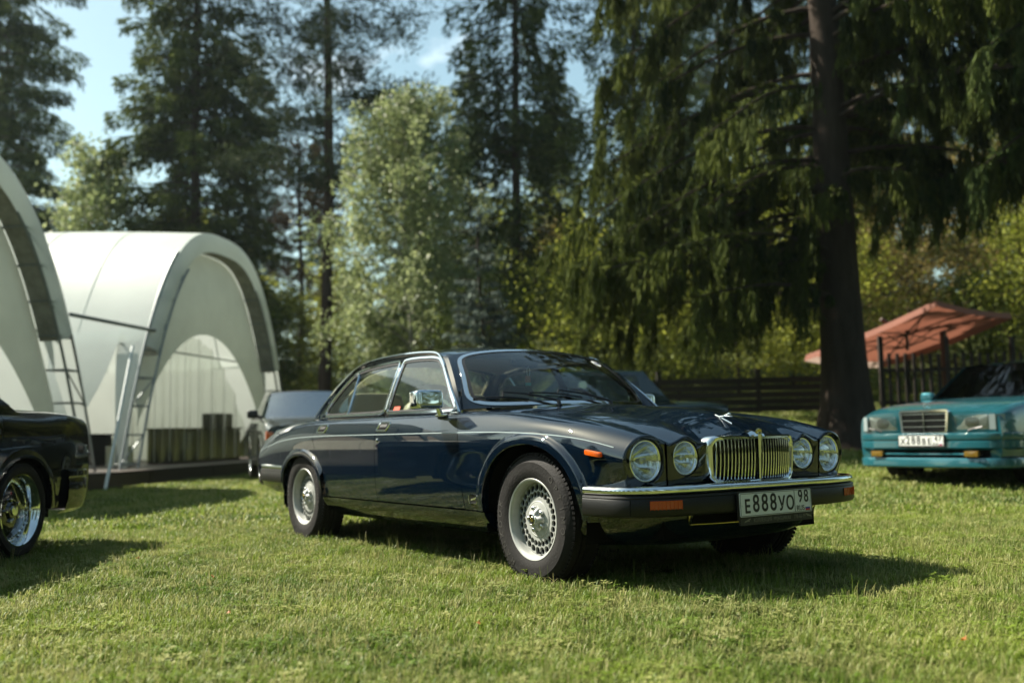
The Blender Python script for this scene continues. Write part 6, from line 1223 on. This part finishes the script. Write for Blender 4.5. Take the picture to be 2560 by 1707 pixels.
        A0, A1_ = (xb0-.06, belt), (xt0-.02, zt); C0, C1 = (xb1+.05, belt), (xt1+.02, zt); wA = .10
        strip('screen_post', A0, A1_, (A0[0]-wA*1.1, belt), (A1_[0]-wA*.8, zt-.035), P, .004)
        strip('rear_post', C0, C1, (C0[0]+.38, belt), (C1[0]+.12, zt-.03), P, .004)
        strip('roof_rail', A1_, C1, (A1_[0]-.02, zt-.05), (C1[0]+.02, zt-.05), P, .005)
        strip('centre_post', (-1.52, belt), (-1.55, zt-.03), (-1.61, belt), (-1.63, zt-.03), BLACK, .004)
        strip('front_side_window', (A0[0]-wA, belt), (A1_[0]-wA*.8, zt-.04), (-1.53, belt), (-1.56, zt-.04), GL)
        strip('rear_side_window', (-1.60, belt), (-1.62, zt-.04), (C0[0]+.38, belt), (C1[0]+.12, zt-.04), GL)
        m = MB(); bx = np.linspace(xb1+.4, xb0-.10, 20); m.sweep(np.array([sp(x, belt+.006) for x in bx]) + (0, sd*.006, 0), [(-.012, 0), (.012, 0), (.010, .008), (-.010, .008)], (0, sd, .3)); m.build('belt_strip', prm.get('trim', BLACK), root)
        # mirrors
        c = np.array([-.86, sd*(hw+.045), belt+.065]); a = np.linspace(-math.pi/2, math.pi/2, 10); b = np.linspace(-math.pi, math.pi, 20, endpoint=False); sg = lambda v, p: np.sign(v)*np.abs(v)**p; Q = np.stack([sg(np.cos(a), .5)[:, None]*sg(np.cos(b), .5)*.050, sg(np.cos(a), .5)[:, None]*sg(np.sin(b), .5)*.085, np.repeat(sg(np.sin(a), .5)[:, None], 20, 1)*.065], -1) + c; m = MB(); m.grid(Q, wrap_v=True); mr = m.build('door_mirror', prm.get('mirror', P), root); m = MB(); m.tube([c + (0, -sd*.08, -.03), c + (0, -sd*.15, -.06)], .025, 8); m.build('mirror_foot', BLACK, mr)
        for xh in (-1.40, -2.32): q = B(np.array([xh]), B.u_of_z(np.array([xh]), np.array([belt-.11]), U8))[0]; m = MB(); m.box((q[0], sd*(q[1]+.012), q[2]), (.18, .022, .032)); m.build('door_handle', prm.get('trim', BLACK), root)
        for xc_ in (0, -wb): wheel_dish(root, (xc_, sd*(hw-.125), zr), sd, zr, prm.get('Rr', .235), .22, prm.get('face', 'five'), prm.get('lip'))
    m = MB(); m.box((-wb/2, 0, .26), (wb+.9, 1.2, .08)); m.box((-1.7, 0, .45), (2.0, 1.4, .30)); m.box((-.78, 0, .72), (.12, 1.40, .30)); m.build('cabin_floor', CARPET, root, smooth=False)
    for s_ in (-1, 1):
        for xs_, nm in ((-1.75, 'front_seat'), (-2.45, 'rear_seat')): m = MB(); m.box((xs_, s_*.36, .72), (.16, .48, .62), rot=Matrix.Rotation(-.2, 3, 'Y')); m.box((xs_-.08, s_*.36, 1.09), (.10, .26, .16)); m.build(nm, CARPET, root)
    return B, uk, xe, xt, w_
def rect_on_nose(root, name, mt, xe, y0, y1, z0, z1, x_off=.04, th=.05, r=.015, sweep_=0.0):
    o = rrect(abs(y1-y0)/2, (z1-z0)/2, r, 4) + np.array([(y0+y1)/2, (z0+z1)/2]); f = lambda k, dx: np.array([(xe + dx - sweep_*abs(a), a, b) for a, b in (o-o.mean(0))*k + o.mean(0)]); m = MB(); m.grid(np.stack([f(1, x_off-th), f(1, x_off-.008), f(.95, x_off), f(.02, x_off+.004)]), wrap_v=True); return m.build(name, mt, root, angle=50)
def place(px_front_axle, yaw): return (px_front_axle[0], px_front_axle[1], float(hz(*px_front_axle))), R(yaw)
def build_cars():
    # ---------------- teal saloon on the right
    TEAL = paint_mat('teal_paint', (.018, .105, .130), .30); yaw = -143.0; f = np.array([math.cos(R(yaw)), math.sin(R(yaw))]); nose = np.array([4.42, 10.75]); org = nose - f*.86
    root = thing('saloon_car', 'metallic teal saloon with ribbed chrome-framed grille parked under the old spruce', 'car', (*org, float(hz(*org))), R(yaw))
    prm = dict(wb=2.80, fo=.86, ro=1.10, hw=.87, hood=.79, cowl=.955, belt=.92, H=1.40, wr=.305, ar=.36, glass=DGLASS, trim=BLACK, face='five'); B, uk, xe, xt, ws_ = boxy_car(root, TEAL, prm)
    LG = glass('block_lamp_lens', (.80, .83, .80), f0=.14, rough=.06, ribs=40); CL = glass('corner_lamp_lens', (.70, .78, .78), f0=.22, rough=.08, ribs=60)
    hl = bpy.data.objects.new('front_lamps', None)
    for s_ in (-1, 1):
        b = rect_on_nose(root, 'headlight', mat('block_lamp_body', (.42, .43, .40), rough=.25, metal=.6), xe, s_*.335, s_*.70, .585, .742, .028, .05, .02, .02); rect_on_nose(b, 'headlight_lens', LG, xe, s_*.335, s_*.70, .580, .746, .052, .02, .02, .02)
        rect_on_nose(b, 'lamp_bowl', mat('lamp_bowl_grey', (.22, .22, .21), rough=.2, metal=.8), xe, s_*.44, s_*.60, .61, .72, .036, .01, .05, .02)
        o = np.array([[(xe-.02+.055, s_*.708, z), (xe+.020, s_*.765, z), (xe-.07, s_*.822, z)] for z in (.585, .665, .742)]); m = MB(); m.grid(o); m.build('corner_lamp', mat('corner_lamp', (.26, .31, .31), rough=.15, coat=1), root)
        m = MB(); m.tube([(xe+.075, s_*.50, .575), (xe+.085, s_*.58, .60)], .010, 6); m.tube([(xe+.085, s_*.56, .595), (xe+.085, s_*.66, .615)], .007, 6); m.build('headlight_wiper', BLACK, root)
        rect_on_nose(root, 'fog_lamp', mat('yellow_lens', (.15, .09, .015), rough=.12, coat=1), xe+.09, s_*.47, s_*.62, .305, .365, .075, .04, .015, .06)
    gr = bpy.data.objects.new('grille', None); COL.objects.link(gr); gr.parent = root; gr.location = (xe+.055, 0, .675)
    o = rrect(.262, .118, .02, 4); o[:, 0] *= 1 + (o[:, 1])*.35; m = MB(); m.sweep([(0, a, b) for a, b in o], [(-.016, -.03), (.016, -.03), (.014, .012), (-.012, .012)], (1, 0, 0), closed=True); m.build('grille_surround', CHROME, gr, angle=50)
    m = MB(); m.box((-.03, 0, 0), (.02, .50, .22)); m.build('grille_core', VOID, gr, smooth=False)
    for i in range(6): m = MB(); m.box((-.008, 0, -.085+i*.034), (.016, .475+.012*i, .009)); m.build('grille_bar', SATIN if i % 2 else BLACK, gr, smooth=False)
    m = MB(); m.box((.002, 0, 0), (.02, .014, .215)); m.build('centre_bar', CHROME, gr, smooth=False)
    # bonnet star
    st = bpy.data.objects.new('bonnet_star', None); COL.objects.link(st); st.parent = root; st.location = (xe-.02, 0, .845); a = np.linspace(0, 2*math.pi, 24, endpoint=False); m = MB(); m.tube([(0, .036*math.cos(q), .036*math.sin(q)) for q in a], .004, 6, closed=True); m.tube([(0, 0, -.06), (0, 0, -.036)], .006, 6); m.build('star_ring', CHROME, st)
    for k in range(3): q = R(90+120*k); m = MB(); m.tube([(0, 0, 0), (0, .036*math.cos(q), .036*math.sin(q))], [.006, .002], 5); m.build('star_point', CHROME, st)
    # bumper: painted skirt with wrap-round ends
    h = np.array([(xe+.115, 0), (xe+.112, .30), (xe+.095, .55), (xe+.055, .72), (xe-.02, .82), (xe-.12, .866), (xe-.30, .884)]); pl = curve(np.concatenate([h[::-1]*np.array([1, -1]), h[1:]]), 80); T = np.gradient(pl, axis=0); T /= np.linalg.norm(T, axis=1)[:, None]; On = np.stack([T[:, 1], -T[:, 0]], 1)
    sec = lambda prof: np.array([[np.append(p + o_*a_, b_) for a_, b_ in prof] for p, o_ in zip(pl, On)])
    m = MB(); m.grid(sec([(-.08, .555), (-.01, .553), (.004, .545), (.008, .50), (.004, .485), (-.006, .480), (-.006, .47), (.004, .462), (.006, .40), (-.012, .385), (-.03, .375)])); bp = m.build('front_bumper', TEAL, root, angle=30)
    m = MB(); m.grid(sec([(-.04, .38), (-.055, .36), (-.055, .30), (-.03, .285)])); m.build('bumper_intake', VOID, bp)
    m = MB(); m.grid(sec([(-.045, .345), (-.012, .342), (-.010, .325), (-.045, .322)])[22:58]); m.build('intake_blade', TEAL, bp)
    m = MB(); m.grid(sec([(-.04, .292), (.004, .290), (.012, .268), (.010, .20), (-.01, .185), (-.06, .18)])); m.build('lip_spoiler', TEAL, bp, angle=30)
    russian_plate(root, (xe+.140, 0, .475), 0, .520, .112, 'X288BE', '47')
    # ---------------- black saloon at the left edge (seen from its left rear flank)
    KB = paint_mat('black_paint', (.003, .0035, .005)); yaw = -93.5; f = np.array([math.cos(R(yaw)), math.sin(R(yaw))]); lf = np.array([-f[1], f[0]]); rw = np.array([-3.34, 6.66]); org = rw - lf*.80 + f*2.72
    root = thing('saloon_car', 'black saloon with polished deep-dish rear wheel parked beside the tents', 'car', (*org, float(hz(*org))), R(yaw))
    B, uk, xe, xt, ws_ = boxy_car(root, KB, dict(wb=2.72, fo=.82, ro=1.02, hw=.87, hood=.80, cowl=.95, belt=.945, deck=1.015, H=1.41, wr=.315, Rr=.238, ar=.365, glass=DGLASS, face='black', rb=-2.72-.10, rt=-2.12))
    h = np.array([(xt-.10, 0), (xt-.095, .40), (xt-.06, .66), (xt+.02, .80), (xt+.14, .864), (xt+.42, .884)]); pl = curve(np.concatenate([h[::-1]*np.array([1, -1]), h[1:]]), 70); T = np.gradient(pl, axis=0); T /= np.linalg.norm(T, axis=1)[:, None]; On = -np.stack([T[:, 1], -T[:, 0]], 1)
    sec = lambda prof: np.array([[np.append(p + o_*a_, b_) for a_, b_ in prof] for p, o_ in zip(pl, On)])
    m = MB(); m.grid(sec([(-.06, .57), (-.005, .565), (.008, .55), (.010, .515), (0, .50), (.008, .485), (.006, .36), (-.02, .28), (-.08, .25)])); m.build('rear_bumper', KB, root, angle=30)
    for s_ in (-1, 1): rect_on_nose(root, 'tail_lamp', RED, xt, s_*.45, s_*.80, .66, .80, -.02, -.05, .02)
    # ---------------- grey-green saloon behind the navy one
    GG = paint_mat('grey_green_paint', (.045, .052, .048), .3); yaw = -72; f = np.array([math.cos(R(yaw)), math.sin(R(yaw))]); org = np.array([-2.95, 14.9]); root = thing('saloon_car', 'grey-green saloon with black mirrors standing in front of the tent corner', 'car', (*org, float(hz(*org))), R(yaw))
    B, uk, xe, xt, ws_ = boxy_car(root, GG, dict(wb=2.62, fo=.80, ro=1.0, hw=.85, hood=.86, cowl=1.00, belt=.98, H=1.45, mirror=BLACK, glass=SGLASS, tw=.61, wr=.32))
    for s_ in (-1, 1):
        round_lamp(root, (xe+.035, s_*.60, .70), .085); round_lamp(root, (xe+.04, s_*.40, .70), .07); rect_on_nose(root, 'indicator', AMBER, xe-.02, s_*.70, s_*.80, .62, .76, .03, .05, .01)
    rect_on_nose(root, 'front_bumper', CHROME, xe+.06, -.84, .84, .46, .56, .07, .12, .03, .05); rect_on_nose(root, 'grille', BLACK, xe, -.30, .30, .62, .78, .045, .03, .02)
    # ---------------- dark saloon behind the bonnet
    DT = paint_mat('dark_petrol_paint', (.010, .022, .024), .2); yaw = -167; org = np.array([-.62, 13.6]); root = thing('saloon_car', 'dark petrol-green saloon with round white window sticker, mostly hidden by the navy saloon', 'car', (*org, float(hz(*org))-.02), R(yaw))
    B, uk, xe, xt, ws_ = boxy_car(root, DT, dict(wb=2.60, fo=.80, ro=.95, hw=.84, hood=.80, cowl=.94, belt=.92, H=1.41, glass=WGLASS, trim=CHROME, wt=-1.20, rt=-2.35, tw=.60))
    m = MB(); a = np.arange(24)/24*2*math.pi; m.add([(-1.42 + .06*math.cos(q), .755, 1.18 + .05*math.sin(q)) for q in a], [tuple(range(24))]); m.build('window_sticker', STICK, root, smooth=False)
    for s_ in (-1, 1): round_lamp(root, (xe+.035, s_*.58, .68), .085)
    rect_on_nose(root, 'front_bumper', CHROME, xe+.06, -.82, .82, .46, .54, .07, .12, .03, .05); rect_on_nose(root, 'grille', BLACK, xe, -.34, .34, .60, .74, .045, .03, .02)
build_ground(); build_tents(); build_fences(); build_trees(); build_cars()
JR, JB, JU, JP, JX = build_jaguar(); jag_glasshouse(JR, JB, JU, JP); jag_front(JR, JB, JU, JP)
build_fallen_leaves(); build_grass()

def build_haze():
    m = bpy.data.materials.new('thin_haze'); m.use_nodes = True; n = m.node_tree.nodes; n.remove(n['Principled BSDF']); v = n.new('ShaderNodeVolumePrincipled'); v.inputs['Color'].default_value = (.80, .96, 1.0, 1); v.inputs['Density'].default_value = HAZE; v.inputs['Anisotropy'].default_value = .35
    m.node_tree.links.new(v.outputs[0], n['Material Output'].inputs['Volume']); b = MB(); b.box((0, 150, 22.0), (1210, 1510, 46.0)); o = b.build('haze', m, None, smooth=False); o['kind'] = 'stuff'
HAZE = .00022
build_haze()
